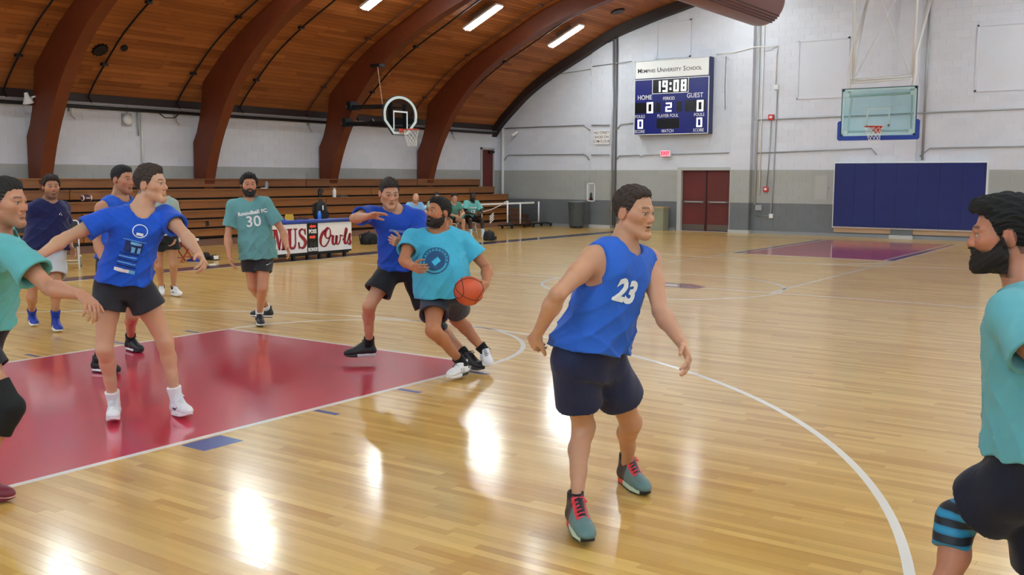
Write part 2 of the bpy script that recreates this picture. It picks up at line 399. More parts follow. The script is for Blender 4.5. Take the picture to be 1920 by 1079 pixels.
b = MB().box(-HX-.3, -HX, Y0, Y1, 0, 3.6)
wall_side = setp(b.obj('wall_left', m_mortar), 'side wall of white painted blocks above the bleachers', kind='structure')
blocks(wall_side, ((-HX, Y0+5, 0), (0, 1, 0), (1, 0, 0)), Y1-Y0-5, 3.6, lambda u, z: z < 1.3 or (14.45 < u+Y0+5 < 15.3 and z < 2.78), lambda u: 3.55)
setp(MB().box(HX, HX+.3, Y0, Y1, 0, 3.6).obj('wall_right', m_mortar), 'plain painted side wall opposite the bleachers', kind='structure')
b = MB(); b.prism([(-HX, 0), (HX, 0)]+[(p[0], p[1]) for p in PROF[::-1]], (0, Y0, 0), (1, 0, 0), (0, 0, 1), (0, 1, 0), -.3, 0)
setp(b.obj('wall_back', m_mortar), 'painted end wall behind the camera', kind='structure')

# ---- barrel roof: shell plus pine planks along the hall
b = MB(); n = len(PROF)
up = np.array([PROF[i]+np.array([0, .12]) for i in range(n)]); lo = PROF+np.array([0, .035])
v = [(p[0], y, p[1]) for y in (Y0-.3, Y1+.3) for p in np.vstack([lo, up])]
f = []
for i in range(n-1):
    f += [(i, 2*n+i, 2*n+i+1, i+1), (n+i, n+i+1, 3*n+i+1, 3*n+i)]
b.add(v, f, .5)
ceiling = setp(b.obj('ceiling', m_roofw), 'barrel vaulted ceiling of orange brown pine planks', kind='structure')
seg = np.linalg.norm(np.diff(PROF, axis=0), axis=1); S_ = np.concatenate([[0], np.cumsum(seg)])
PW = .135; cand = []
s = .02
while True:
    x = float(np.interp(s, S_, PROF[:, 0]))
    if x > -2.5: break
    y = -9-RND.random()*2
    while y < Y1:
        ln = RND.choice([1.6, 2.2, 2.8, 3.6]); e = min(y+ln, Y1); cand.append((s, y, e-y, RND.betavariate(2, 2), abs(e-y-ln) < 1e-6)); y = e
    s += PW
def roofpt(s): return np.array([np.interp(s, S_, PROF[:, 0]), np.interp(s, S_, PROF[:, 1])])
C4 = np.array([[*(roofpt(c[0]+PW/2)), c[1]+c[2]/2] for c in cand]); P = np.stack([C4[:, 0], C4[:, 2], C4[:, 1]], 1); q = proj(P)
tg = np.array([roofpt(c[0]+PW)-roofpt(c[0]) for c in cand]); tg /= np.linalg.norm(tg, axis=1)[:, None]
dd = P-CAM_C; dd /= np.linalg.norm(dd, axis=1)[:, None]; fs = np.abs(dd[:, 0]*-tg[:, 1]+dd[:, 2]*tg[:, 0])
ok = (q[:, 2] > 1) & (q[:, 0] > 0) & (q[:, 0] < 1920) & (q[:, 1] > 0)
ar = np.where(ok & np.array([c[4] for c in cand]), fs*C4[:, 0]*0+fs*np.array([c[2] for c in cand])/q[:, 2]**2, 0)
own = set([i for i in np.argsort(-ar)[:300].tolist() if ar[i] > 0]); var = {}; rest = MB()
for i, (s, y, ln, t, full) in enumerate(cand):
    a = roofpt(s+.002); c = roofpt(s+PW-.002); w = np.linalg.norm(c-a); tx = (c-a)/w; nx = np.array([tx[1], -tx[0]])
    if i in own:
        k = (ln, int(t*6))
        if k not in var: var[k] = MB().box(.003, PW-.007, .002, ln-.002, 0, .03, (k[1]+.5)/6).mesh('plank', m_roofw)
        M = Matrix(((tx[0], 0, -tx[1], a[0]), (0, 1, 0, y), (tx[1], 0, tx[0], a[1]), (0, 0, 0, 1)))
        shared(var[k], 'plank', ceiling, M)
    else:
        rest.add([(p[0], yy, p[1]) for yy in (y+.002, y+ln-.002) for p in (a, c, c-nx*.03, a-nx*.03)], [(0, 1, 5, 4), (1, 2, 6, 5), (3, 0, 4, 7), (0, 3, 2, 1), (4, 5, 6, 7)], t)
setp(rest.obj('plank_rest', m_roofw, ceiling), kind='stuff')
setp(MB().box(-HX, -HX+.1, Y0, Y1, 3.44, 3.62).obj('trim_1', m_archdark), 'dark board along the eave at the foot of the vault', kind='structure')
setp(MB().box(HX-.1, HX, Y0, Y1, 3.44, 3.62).obj('trim_2', m_archdark), 'dark board along the opposite eave', kind='structure')

# ---- laminated arches
INN = spline([(-14.12, 0), (-14.1, .8), (-14.02, 1.45), (-13.72, 2.4), (-13.32, 3.2), (-12.78, 4.0), (-12.03, 4.75), (-11.05, 5.42), (-10.0, 5.93), (-9.2, 6.24), (-8.2, 6.55), (-6, 7.05), (-3, 7.45), (0, 7.56)], 5)
OUT = [(-14.42, 0), (-14.42, 2.64), (-14.36, 2.66)]+[(-14.36+.0, 2.67)]
def arch_obj(y, th, mtr, label, dark=False):
    out = [(-14.42, 0), (-14.42, 2.64), (-14.33, 2.68), (-14.1, 3.3)]+[(p[0], p[1]-.005) for p in PROF if -14.0 < p[0] <= 0]
    inn = INN if not dark else np.array([(p[0], p[1]-.32) for p in PROF if p[0] <= 0])
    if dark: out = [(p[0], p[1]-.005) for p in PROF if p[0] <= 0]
    # two strips zipped by arc length
    def samp(a, n):
        a = np.array(a, float); s = np.concatenate([[0], np.cumsum(np.linalg.norm(np.diff(a, axis=0), axis=1))]); t = np.linspace(0, s[-1], n)
        return np.stack([np.interp(t, s, a[:, 0]), np.interp(t, s, a[:, 1])], 1)
    N = 60; o_ = samp(out, N); i_ = samp(inn, N)
    for sg in (1,):
        b = MB()
        full_o = np.vstack([o_, np.stack([-o_[-2::-1, 0], o_[-2::-1, 1]], 1)]); full_i = np.vstack([i_, np.stack([-i_[-2::-1, 0], i_[-2::-1, 1]], 1)])
        m = len(full_o)
        v = [(p[0], yy, p[1]) for yy in (y, y+th) for p in np.vstack([full_o, full_i])]
        f = []
        for k in range(m-1):
            f += [(k, k+1, m+k+1, m+k), (2*m+k+1, 2*m+k, 3*m+k, 3*m+k+1), (m+k, m+k+1, 3*m+k+1, 3*m+k), (k+1, k, 2*m+k, 2*m+k+1)]
        f += [(0, m, 3*m, 2*m), (m-1, 3*m-1, 4*m-1, 2*m-1)]
        b.add(v, f, .5)
        o = b.obj('roof_arch', mtr)
    return setp(o, label, kind='structure')
AY = [-15.75, -11.3, -6.85, -2.41, 2.02, 6.47, 10.92]
for k, y in enumerate(AY): arch_obj(y, .3, m_arch, {-2.41: 'curved laminated timber arch nearest in view, carrying the white cone lamp', 2.02: 'second curved laminated timber arch rising through the bleachers', 6.47: 'third curved laminated timber arch, carrying the side basket', 10.92: 'fourth curved laminated timber arch, next to the small side door'}.get(y, 'curved laminated timber arch out of view behind the camera'), False)
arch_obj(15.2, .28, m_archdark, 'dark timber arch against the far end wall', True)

def PLAB(y, k):
    n = {-2.41: 'first', 2.02: 'second', 6.47: 'third', 10.92: 'fourth'}.get(y)
    if n is None: return 'thin dark sprinkler pipe on the vault nearer than the first visible arch'
    return 'thin dark pipe curving up the vault just '+('before' if k == 0 else 'beyond')+' the '+n+' visible arch'
# ---- pipes on the roof and along the eave
def tube_obj(name, pts, r, m, label, cat, group=None, n=8):
    return setp(MB().tube(pts, r, n).obj(name, m, smooth=True), label, cat, group)
for y in AY:
    for k, off in enumerate((-.5, 1.5)):
        if y+off < -9: continue
        pts = [(p[0]+.04, y+off, p[1]-.07) for p in PROF[2:] if p[0] < -1]
        mb = MB().tube([(-14.25, y+off, 3.42)]+pts, .022, 6)
        for p in PROF[10:60:14]:
            if p[0] < -1: mb.box(p[0]+.0, p[0]+.1, y+off-.07, y+off+.07, p[1]-.08, p[1]-.02)
        setp(mb.obj('roof_conduit', m_dark if k or y < 3 else mat('brown_pipe', '4a2a1e', .5)), PLAB(y, k), 'pipe', 'sprinkler pipes on the vault')
setp(MB().tube([(-14.15, Y0, 3.3), (-14.15, 14.8, 3.3)], .045, 10).obj('eave_pipe', m_dark, smooth=True), 'long black pipe running along the top of the side wall', 'pipe')
tube_obj('eave_pipe', [(-14.3, Y0, 3.38), (-14.3, 15.2, 3.38)], .02, m_galv, 'thin grey pipe behind the black eave pipe', 'pipe')

# ---- fluorescent fixtures
m_tube = mat('tube_glow', 'eef9fb', .5, emit=LAMP_W)
def fixture(x, y, length=1.25):
    t = rooftan(x); z = roofz(x)-.30
    lab = 'long white fluorescent light mounted on the vault between arches'
    r = empty('ceiling_light', (x, y, z), lab, 'light', 'fluorescent lights of the vault')
    ax = (t[0], 0, t[1]); an = (-t[1], 0, t[0])
    MB().obox(np.array(an)*.05, (ax, (0, 1, 0), an), (length/2+.03, .17, .03)).obj('housing', m_whitepl, r)
    mb = MB()
    for dy in (-.09, 0, .09):
        mb.tube([np.array(ax)*-length/2+np.array([0, dy, 0]), np.array(ax)*length/2+np.array([0, dy, 0])], .028, 8)
    mb.obj('tube', m_tube, r, smooth=True)
    MB().obox(np.array(an)*.16, (an, (0, 1, 0), ax), (.1, .01, .3)).obj('bracket', m_galv, r)
    return r
LX = [-10.0, -4.9, 4.9, 10.0]
for y in (-17.9, -13.4, -9.0, -4.5, -.05, 4.4, 8.62, 13.05):
    for x in LX: fixture(x, y)
for o in [o for o in COL.objects if o.name.startswith('ceiling_light')]:
    q = proj(np.array(o.location))
    if abs(o.location.x+10) < .01 and abs(o.location.y-4.4) < .1: o['label'] = 'fluorescent light on the vault cut by the top of the frame'; del o['group']
    if abs(o.location.x+10) < .01 and o.location.y > 8: 
        o['label'] = 'bright fluorescent light on the vault in the last bay before the end wall' if o.location.y > 12 else 'bright fluorescent light on the vault between the last two arches'
        if 'group' in o: del o['group']

# ---- added fill light: glowing framed panels on the two unseen walls
m_fill = mat('window_daylight', 'cdeaff', .5, emit=FILL_W)
wn = 0
def window(x0, x1, y0, y1, z0, z1, inward):
    global wn; wn += 1
    r = empty('window_%d' % wn, (0, 0, 0), kind='structure'); r['label'] = 'daylit window in a wall behind the camera'
    ax = np.array([x1-x0, y1-y0, 0.]); ln = np.linalg.norm(ax); ax /= ln; c = np.array([(x0+x1)/2, (y0+y1)/2, (z0+z1)/2]); az = (0, 0, 1.); i_ = np.array(inward, float)
    MB().obox(c+i_*.02, (ax, i_, az), (ln/2, .01, (z1-z0)/2)).obj('pane', m_fill, r)
    mb = MB(); h = (z1-z0)/2
    for s_ in (-1, 0, 1): mb.obox(c+ax*s_*ln/2+i_*.04, (ax, i_, az), (.03, .03, h))
    for s_ in (-1, 0, 1): mb.obox(c+i_*.04+np.array([0, 0, s_*h]), (ax, i_, az), (ln/2, .03, .03))
    mb.obj('window_frame', m_lightgrey, r)
for y in (-13.5, -9.1, -4.6, -.2, 4.3, 8.7): window(HX, HX, y-1.4, y+1.4, 2.2, 3.3, (-1, 0, 0))
for x in (-9, -3, 3, 9): window(x-1.8, x+1.8, Y0, Y0, 3.2, 5.4, (0, 1, 0))
# ---------------------------------------------------------------- doors, conduits and fittings of the far wall
FY = Y1
door = empty('door_1', (0, 0, 0), kind='structure'); door['label'] = 'maroon double door with push bars in a grey frame'
mb = MB()
mb.box(DX0, DX0+.14, FY-.06, FY+.2, 0, DZ); mb.box(DX1-.06, DX1, FY-.04, FY+.2, 0, DZ); mb.box(DX0, DX1, FY-.05, FY+.2, DZ-.10, DZ)
mb.obj('door_frame', m_lightgrey, door)
xa, xb = DX0+.14, DX1-.06; xm = (xa+xb)/2
for a, c in ((xa, xm-.02), (xm+.02, xb)):
    lf = MB().box(a+.005, c-.005, FY+.08, FY+.13, .01, DZ-.11).obj('door_leaf', m_maroon, door)
    MB().box(a+.06, c-.06, FY+.02, FY+.06, .93, .975).box(a+.08, a+.13, FY+.02, FY+.09, .92, .985).box(c-.13, c-.08, FY+.02, FY+.09, .92, .985).obj('push_bar', m_galv, lf)
    MB().box(a+.03, c-.03, FY+.07, FY+.085, .03, .22).obj('kick_plate', mat('dull_plate', '6e665e', .4, .6), lf)
MB().box(xm-.02, xm+.02, FY+.06, FY+.12, 0, DZ-.11).obj('door_mullion', mat('dark_maroon', '2b0f0f', .5), door)
MB().box(DX0, DX1, FY+.13, FY+.3, 0, DZ).obj('door_backing', m_blk, door)
# side door beside the arch corner
door2 = empty('door_2', (0, 0, 0), kind='structure'); door2['label'] = 'narrow dark red door in the side wall next to the corner'
MB().box(-14.5, -14.46, 14.55, 15.2, 1.3, 2.72).obj('door_leaf', m_maroon, door2)
MB().box(-14.5, -14.44, 14.48, 14.55, 1.3, 2.79).box(-14.5, -14.44, 15.2, 15.27, 1.3, 2.79).box(-14.5, -14.44, 14.48, 15.27, 2.72, 2.79).obj('door_frame', m_lightgrey, door2)
MB().box(-14.46, -14.36, 14.9, 15.18, 2.6, 2.68).obj('door_closer', m_blk, door2)

def pipe(name, pts, r, m, label, group=None, cat='pipe', clamps=0):
    t = MB().tube(pts, r, 8); o = setp(t.obj(name, m, smooth=True), label, cat, group); return o
yw = FY-.04
pipe('conduit', [(-14.2, yw, 0), (-14.2, yw, 3.5)], .05, m_pipew, 'fat white vertical pipe in the corner beyond the bleachers')
pipe('conduit', [(-9.585, yw-.06, 0), (-9.585, yw-.06, 6.5)], .03, m_galv, 'tall grey conduit beside the street shoes sign')
pipe('conduit', [(-9.48, yw, 0), (-9.48, yw, 6.55)], .032, mat('dark_conduit', '5b5d60', .5), 'darker tall conduit running right next to the grey one by the shoes sign')
def bumpy(y, z, x0, x1, dz=.12):
    return [(x0+.02, y, z-dz*1.6), (x0+.10, y, z-dz*.6), (x0+.22, y, z), (x1-.22, y, z), (x1-.1, y, z-dz*.6), (x1-.02, y, z-dz*1.6)]
w_ = .02
pipe('conduit', [(-14.1, yw, 3.5), (-10.75, yw, 3.53), (-10.5, yw, 3.35)], w_, m_galv, 'thin grey conduit running from the corner just above camera height to the sign pier')
pipe('conduit', bumpy(yw, 2.53, -14.15, -10.5), w_, m_galv, 'thin grey conduit below the street shoes sign between corner and pier')
pipe('conduit', [(-10.4, yw-.06, 3.52), (-9.7, yw-.06, 3.5)], w_, m_galv, 'short conduit on the sign pier, upper of the two', 'short conduits on the pier')
pipe('conduit', [(-10.4, yw-.06, 2.5), (-9.7, yw-.06, 2.5)], w_, m_galv, 'short conduit on the sign pier, lower of the two', 'short conduits on the pier')
pipe('conduit', [(-9.5, yw, 3.3), (-9.3, yw, 3.52), (-8.85, yw, 3.54)], w_, m_galv, 'conduit feeding the scoreboard from the tall pipes')
pipe('conduit', [(-9.5, yw, 2.25), (-9.35, yw, 2.46), (-8.6, yw, 2.48), (-8.5, yw, 2.42), (-8.4, yw, 2.48), (-5.4, yw-.0, 2.52)], w_, m_galv, 'thin conduit passing behind the red exit sign over the double door')
pipe('conduit', [(-4.5, yw, 2.5), (-1.0, yw, 2.6), (-.85, yw, 2.42)], w_, m_galv, 'long thin conduit just above the blue wall pads')
pipe('conduit', [(.35, yw, 2.35), (.6, yw, 2.58), (5, yw, 2.62)], w_, m_galv, 'thin conduit running on past the pads to the edge of view')
pipe('conduit', [(-4.55, yw, 3.52), (-.45, yw, 3.56)], w_, m_galv, 'thin conduit passing behind the hanging glass backboard')
pipe('conduit', [(-.5, yw-.12, 3.56), (.3, yw-.12, 3.57), (.55, yw, 3.58), (5, yw, 3.62)], w_, m_galv, 'thin conduit beyond the hanging backboard at rim height')
pipe('conduit', [(.42, yw, 2.25), (.42, yw, 7.4)], .035, m_galv, 'tall vertical conduit beyond the hanging backboard')
pipe('conduit', [(-4.5, yw, 0.9), (-4.5, yw, 6.4)], .035, m_lightgrey, 'tall grey conduit in the angle of the pier by the fire alarm')
pipe('conduit', [(-4.36, yw, 1.2), (-4.36, yw, 6.4)], .02, m_pipew, 'thin white conduit parallel to the tall one by the fire alarm')
pipe('conduit', [(-4.13, yw, 1.45), (-4.07, yw, 2.5), (-4.05, yw, 3.5)], .016, m_galv, 'thin conduit linking the two red fire alarm boxes')
pipe('conduit', [(-4.42, yw, .56), (-3.97, yw, .56), (-3.93, yw, 1.4), (-3.88, yw, 4.4)], .02, m_galv, 'thin conduit dropping to the small white box low on the wall')
pipe('conduit', [(-5.9, yw, 5.62), (-5.3, yw-.2, 5.6), (-4.6, yw-.2, 5.72), (-3.9, yw, 5.74), (-3.95, yw, 5.5), (-3.95, yw, 4.55)], w_, m_pipew, 'white conduit running from the scoreboard top across the pier and down')
pipe('conduit', [(-11.9, yw, 5.32), (-10.5, yw, 5.42)], .014, m_galv, 'thin line high on the wall under the dark arch')
pipe('conduit', [(-10.4, yw-.06, 5.5), (-8.9, yw-.06, 5.58)], .014, m_galv, 'thin line high on the wall feeding the scoreboard top')
pipe('cord', [(-5.45, yw-.3, 5.5), (-5.47, yw-.3, 4.6), (-5.44, yw-.3, 3.85)], .01, m_dark, 'thin dark pull cord hanging beside the scoreboard', cat='cord')
def wbox(name, x, z, w, h, d, m, label, cat, y=None):
    y = FY if y is None else y
    return setp(MB().box(x-w/2, x+w/2, y-d, y, z-h/2, z+h/2).obj(name, m), label, cat)
m_alarm = mat('alarm_red', 'c22a2a', .4)
def alarm(x, z, s, label):
    r = empty('fire_alarm', (x, FY, z), label, 'fire alarm')
    MB().box(-s/2, s/2, -.08, 0, -s/2, s/2).obj('housing', m_alarm, r)
    MB().box(-s*.25, s*.25, -.095, -.08, -s*.15, s*.25).obj('handle', m_whitepl, r)
alarm(-4.05, 3.59, .17, 'small red alarm horn box high on the wall near the pier')
alarm(-4.15, 1.38, .15, 'red fire alarm pull box at head height near the pier')
wbox('junction_box', -3.92, 4.5, .13, .14, .08, m_pipew, 'small white junction box high on the wall above the alarm horn', 'box')
wbox('junction_box', -4.35, .81, .2, .16, .1, m_galv, 'grey outlet box on the dark band beside the pier', 'box')
wbox('junction_box', -3.95, .56, .12, .13, .08, m_pipew, 'small white outlet box low on the wall by the pads', 'box')
# electric panel
r = empty('electric_panel', (-2.4, FY, 1.45), 'grey painted electric cabinet in the wall beside the blue pads', 'panel')
MB().box(-.34, .34, -.03, 0, -.5, .5).obj('panel_frame', mat('panel_grey', 'a5a6a2', .5), r)
MB().box(-.22, .16, -.045, -.03, -.36, .36).obj('panel_door', mat('panel_grey2', 'b0b1ad', .5), r)
MB().lathe((.17, -.06, 0), [(.0, -.02), (.035, -.02), (.035, .02), (.0, .02)], 10, 'y').obj('latch', m_galv, r)
# blanked windows (raised outlines) in the far wall
for k, (x0, x1, z0, z1) in enumerate(((-3.29, -1.75, 4.1, 5.85), (-8.03, -6.8, 5.6, 6.8), (1.68, 3.2, 4.1, 5.9))):
    mb = MB(); t = .05
    mb.box(x0, x1, FY-.035, FY, z0, z0+t); mb.box(x0, x1, FY-.035, FY, z1-t, z1); mb.box(x0, x0+t, FY-.035, FY, z0, z1); mb.box(x1-t, x1, FY-.035, FY, z0, z1)
    mb.box(x0, x1, FY-.012, FY, z0, z1)
    setp(mb.obj('trim_%d' % (k+3), m_mortar), 'white blanked opening with a thin raised frame', kind='structure')

# signs
m_sign = mat('sign_white', 'f2f2f0', .5); m_ink = mat('sign_ink', '26262c', .6)
r = empty('wall_sign', (-10.0, FY-.09, 3.1), 'white sign with black capitals about street shoes on the pier', 'sign')
MB().box(-.31, .31, -.02, 0, -.24, .24).obj('sign_plate', m_sign, r)
for k, tx in enumerate(('NO STREET', 'SHOES ON', 'GYM FLOOR')):
    place_text('lettering', tx, .135, (0, -.021, .145-.145*k), (1, 0, 0), (0, 0, 1), mat('sign_maroon', '5b2026', .6), r, extr=.002, bold=.0005, sx=.85)
r = empty('exit_sign', (-7.56, FY-.07, 2.52), 'glowing red exit sign above the double door', 'sign')
MB().box(-.18, .18, -.1, 0, -.1, .1).obj('housing', m_whitepl, r)
MB().box(-.155, .155, -.105, -.1, -.085, .085).obj('lit_face', mat('exit_glow', 'ff5a6a', .5, emit=1.6), r)
place_text('lettering', 'EXIT', .15, (0, -.106, 0), (1, 0, 0), (0, 0, 1), mat('exit_red', 'c01020', .5, emit=.6), r, extr=.002, bold=.004)
MB().box(-.2, .22, -.03, 0, -.17, -.14).obj('bracket', m_whitepl, r)

# ---- scoreboard
sx0, sx1 = -8.62, -5.98; sY = FY-.36; stop, sbot = 5.53, 3.13
SBW, SBH = sx1-sx0, stop-sbot
m_sb = mat('score_blue', '07146e', .35); m_led = mat('led_glow', 'ffffff', .5, emit=1.3); m_black = mat('score_black', '07070c', .3)
r = empty('scoreboard', ((sx0+sx1)/2, FY, sbot), 'blue electronic scoreboard reading 19:08 on the far wall', 'scoreboard')
ox, oz = -(SBW/2), SBH
def U(u): return ox+SBW*u
def V(v): return oz*(1-v)
yf = sY-FY
MB().box(-SBW/2, SBW/2, yf, -.04, 0, SBH).obj('cabinet', mat('score_case', '14205a', .4), r)
MB().box(-SBW/2+.02, SBW/2-.02, -.05, 0, SBH*.1, SBH*.9).obj('mounting_frame', m_dark, r)
sp = MB().box(U(.01), U(.99), yf-.02, yf, V(.238), V(.01)).obj('name_panel', m_sign, r)
cap = .15
def words(parent, segs, u, v, y):
    pass
x = -SBW*.455
for tx, sz in (('M', .21), ('EMPHIS', .155), (' U', .21), ('NIVERSITY', .155), (' S', .21), ('CHOOL', .155)):
    vv, ff = text_mesh(tx.strip(), sz, extr=.002, bold=.0006, align='LEFT', sx=.98)
    if tx[0] == ' ': x += .055
    X = [p[0] for p in vv]; lo = min(X)
    mb = MB(); base = -sz*.0
    ymin = min(p[1] for p in vv)
    mb.add([(x+(p[0]-lo), yf-.022-p[2], V(.165)+(p[1]-ymin)) for p in vv], ff)
    # serifs: small feet under the letters
    mb.obj('lettering', m_ink, sp); x += max(X)-lo+.022
xw = x
mb = MB(); e = .022
mb.box(U(0), U(1), yf-.025, yf, V(.262), V(.262)+e); mb.box(U(0), U(1), yf-.025, yf, 0, e); mb.box(U(0), U(0)+e, yf-.025, yf, 0, V(.262)); mb.box(U(1)-e, U(1), yf-.025, yf, 0, V(.262))
mb.box(U(0), U(1), yf-.025, yf, SBH-e*.6, SBH); mb.box(U(0), U(0)+e*.5, yf-.025, yf, V(.25), SBH)
mb.obj('white_border', m_sign, r)
bp = MB().box(U(.008), U(.992), yf-.015, yf, e, V(.262)).obj('score_panel', m_sb, r)
mb = MB(); cz0, cz1, cu0, cu1 = V(.455), V(.262), U(.245), U(.735)
mb.box(cu0, cu1, yf-.02, yf, cz0, cz0+e); mb.box(cu0, cu0+e, yf-.02, yf, cz0, cz1); mb.box(cu1-e, cu1, yf-.02, yf, cz0, cz1)
mb.obj('clock_border', m_sign, bp)
def dark(u0, u1, v0, v1): return MB().box(U(u0), U(u1), yf-.018, yf, V(v1), V(v0)).obj('digit_window', m_black, r)
dw = dark(.25, .73, .268, .448)
def digit(ch, cx_, cz_, w, h, parent, t=.15):
    """rounded seven-segment figure"""
    SEG = {'0': 'abcdef', '1': 'bc', '2': 'abged', '3': 'abgcd', '8': 'abcdefg', '9': 'abcdfg', '5': 'afgcd'}[ch]
    s_ = h*t; x0, x1, z0, z1 = cx_-w/2, cx_+w/2, cz_-h/2, cz_+h/2; mb = MB(); g = s_*.12
    R = {'a': (x0+g, x1-g, z1-s_, z1), 'd': (x0+g, x1-g, z0, z0+s_), 'g': (x0+g, x1-g, cz_-s_/2, cz_+s_/2), 'b': (x1-s_, x1, cz_, z1-g), 'c': (x1-s_, x1, z0+g, cz_), 'f': (x0, x0+s_, cz_, z1-g), 'e': (x0, x0+s_, z0+g, cz_)}
    for k in SEG: a = R[k]; mb.box(a[0], a[1], yf-.026, yf-.018, a[2], a[3])
    return mb.obj('lit_digit', m_led, parent)
hh = SBH*.15
for ch, u in (('1', .325), ('9', .42), ('0', .57), ('8', .67)): digit(ch, U(u), V(.357), SBW*.068, hh, dw)
mb = MB(); mb.box(U(.483), U(.505), yf-.026, yf-.018, V(.34), V(.31)); mb.box(U(.483), U(.505), yf-.026, yf-.018, V(.41), V(.38)); mb.obj('lit_colon', m_led, dw)
d1 = dark(.015, .285, .565, .705); digit('0', U(.22), V(.635), SBW*.085, SBH*.145, d1)
d2 = dark(.69, .965, .555, .705); digit('0', U(.89), V(.635), SBW*.085, SBH*.145, d2)
dark(.305, .365, .57, .70); dark(.58, .65, .57, .70)
digit('2', U(.475), V(.637), SBW*.08, SBH*.12, r)
d4 = MB().box(U(.05), U(.13), yf-.018, yf, V(.915), V(.79)).obj('digit_window', m_sb, r); digit('0', U(.09), V(.853), SBW*.07, SBH*.12, d4)
d5 = MB().box(U(.85), U(.93), yf-.018, yf, V(.915), V(.79)).obj('digit_window', m_sb, r); digit('0', U(.885), V(.852), SBW*.07, SBH*.12, d5)
dark(.315, .62, .79, .92)
for tx, u, v, sz, k in (('HOME', .145, .497, .21, .9), ('GUEST', .82, .497, .21, .9), ('PERIOD', .475, .522, .145, .85), ('FOULS', .083, .752, .145, .85), ('PLAYER FOUL', .465, .752, .145, .85), ('FOULS', .88, .752, .145, .85), ('SCORE', .083, .955, .14, .85), ('MATCH', .465, .955, .145, .85), ('SCORE', .875, .955, .14, .85)):
    place_text('caption', tx, sz, (U(u), yf-.019, V(v)), (1, 0, 0), (0, 0, 1), m_wtext, bp, extr=.002, bold=.0012, sx=k)

# ---- wall pads under the basket
r = empty('wall_pad', (.07, FY, .29), 'large royal blue safety pad on the wall under the far basket', 'wall pad')
m_pad = mat('pad_blue', '05175f', .6, nscale=2, namt=.06)
MB().box(-2.1, 2.1, -.14, 0, -.02, 1.92).obj('frame', m_sign, r)
for k in range(7):
    x0 = -2.06+k*4.12/7
    MB().box(x0+.002, x0+4.12/7-.002, -.2, -.14, .02, 1.88).obj('pad_panel', m_pad, r)
setp(MB().box(-2.0, 2.1, FY-.05, FY, .13, .3).obj('trim_6', mat('beige_board', 'c0a184', .6)), 'beige board below the blue pad', kind='structure')

# ---- far basket hung from the vault
gm = NT('tinted_glass'); nt = gm.t
tr = gm.n('ShaderNodeBsdfTransparent'); tr.inputs[0].default_value = (.76, .9, .9, 1); gl = gm.n('ShaderNodeBsdfGlossy'); gl.inputs['Roughness'].default_value = .08; gl.inputs[0].default_value = (.25, .25, .25, 1)
mx = gm.n('ShaderNodeMixShader'); mx.inputs[0].default_value = .03; gm.l(tr, 0, mx, 1); gm.l(gl, 0, mx, 2); gm.l(mx, 0, nt.nodes['Material Output'], 'Surface'); m_glass = gm.m
m_rim = mat('rim_red', 'c23c22', .4); m_net = mat('net_white', 'ecebe6', .7); m_frost = mat('board_border', 'cfe6e6', .5)
def net_parts(parent, c, rr, hgt, sway=(0, 0)):
    mb = MB(); K = 10; H = 6
    for s_ in (1, -1):
        for k in range(K):
            pts = []
            for i in range(H*2+1):
                t = i/(H*2); ang = 2*math.pi*(k+s_*t*H*.5)/K; rad = rr*(1-.42*math.sin(min(t, .8)*math.pi/1.6)**1.0)
                rad = rr*(1-.45*t**.7) if t < .85 else rr*.58
                pts.append((c[0]+rad*math.cos(ang)+sway[0]*t*t, c[1]+rad*math.sin(ang)+sway[1]*t*t, c[2]-.02-hgt*t))
            mb.tube(pts, .0036, 4, caps=False)
    return mb.obj('net', m_net, parent)
def rim_parts(parent, c, toward, rr=.225):
    mb = MB(); ring = [(c[0]+rr*math.cos(a), c[1]+rr*math.sin(a), c[2]) for a in np.linspace(0, 2*math.pi, 33)]
    mb.tube(ring, .011, 8, caps=False)
    t = np.array(toward, float); s_ = np.cross(t, (0, 0, 1.)); p0 = np.array(c)+t*(rr)
    mb.obox(p0+t*.075+np.array([0, 0, -.045]), (t, s_, (0, 0, 1.)), (.075, .09, .008)); mb.obox(p0+t*.155+np.array([0, 0, -.06]), (t, s_, (0, 0, 1.)), (.008, .09, .09))
    for q in (-1, 1): mb.tube([p0+t*.15+s_*.07*q+np.array([0, 0, -.11]), np.array(c)+s_*.15*q+t*.15+np.array([0, 0, -.01])], .008, 6)
    return mb.obj('rim', m_rim, parent, smooth=False)
bY = 12.29
r = empty('basketball_hoop', (0, 0, 0), 'rectangular glass backboard with blue edge pad hanging from white pipes', 'basketball hoop')
bx, bz0, bz1 = .93, 2.83, 4.05
pane = MB().box(-bx, bx, bY, bY+.012, bz0, bz1).obj('backboard', m_glass, r)
mb = MB(); e = .02
for a in ((-bx-e, bx+e, bz1, bz1+e), (-bx-e, bx+e, bz0-e, bz0), (-bx-e, -bx, bz0, bz1), (bx, bx+e, bz0, bz1)): mb.box(a[0], a[1], bY-.01, bY+.03, a[2], a[3])
mb.obj('backboard_frame', mat('board_frame_blue', '2b4a56', .5), r)
mb = MB(); e = .05
for a in ((-bx, bx, bz1-e, bz1), (-bx, bx, bz0, bz0+e), (-bx, -bx+e, bz0, bz1), (bx-e, bx, bz0, bz1)): mb.box(a[0], a[1], bY-.003, bY, a[2], a[3])
mb.obj('board_border', mat('frosted_border', 'bcdcdc', .5), pane)
mb = MB(); e = .045
for a in ((-.3, .3, 3.45+.05, 3.5+.05), (-.3, .3, 3.07, 3.07+e), (-.3, -.3+e, 3.07, 3.5), (.3-e, .3, 3.07, 3.5)): mb.box(a[0], a[1], bY-.003, bY, a[2], a[3])
mb.obj('target_square', mat('frosted_target', 'b4d0cf', .5), pane)
m_padb = mat('edge_pad_blue', '1c3f9c', .6)
mb = MB(); pw = .055; z1p = bz0+.36
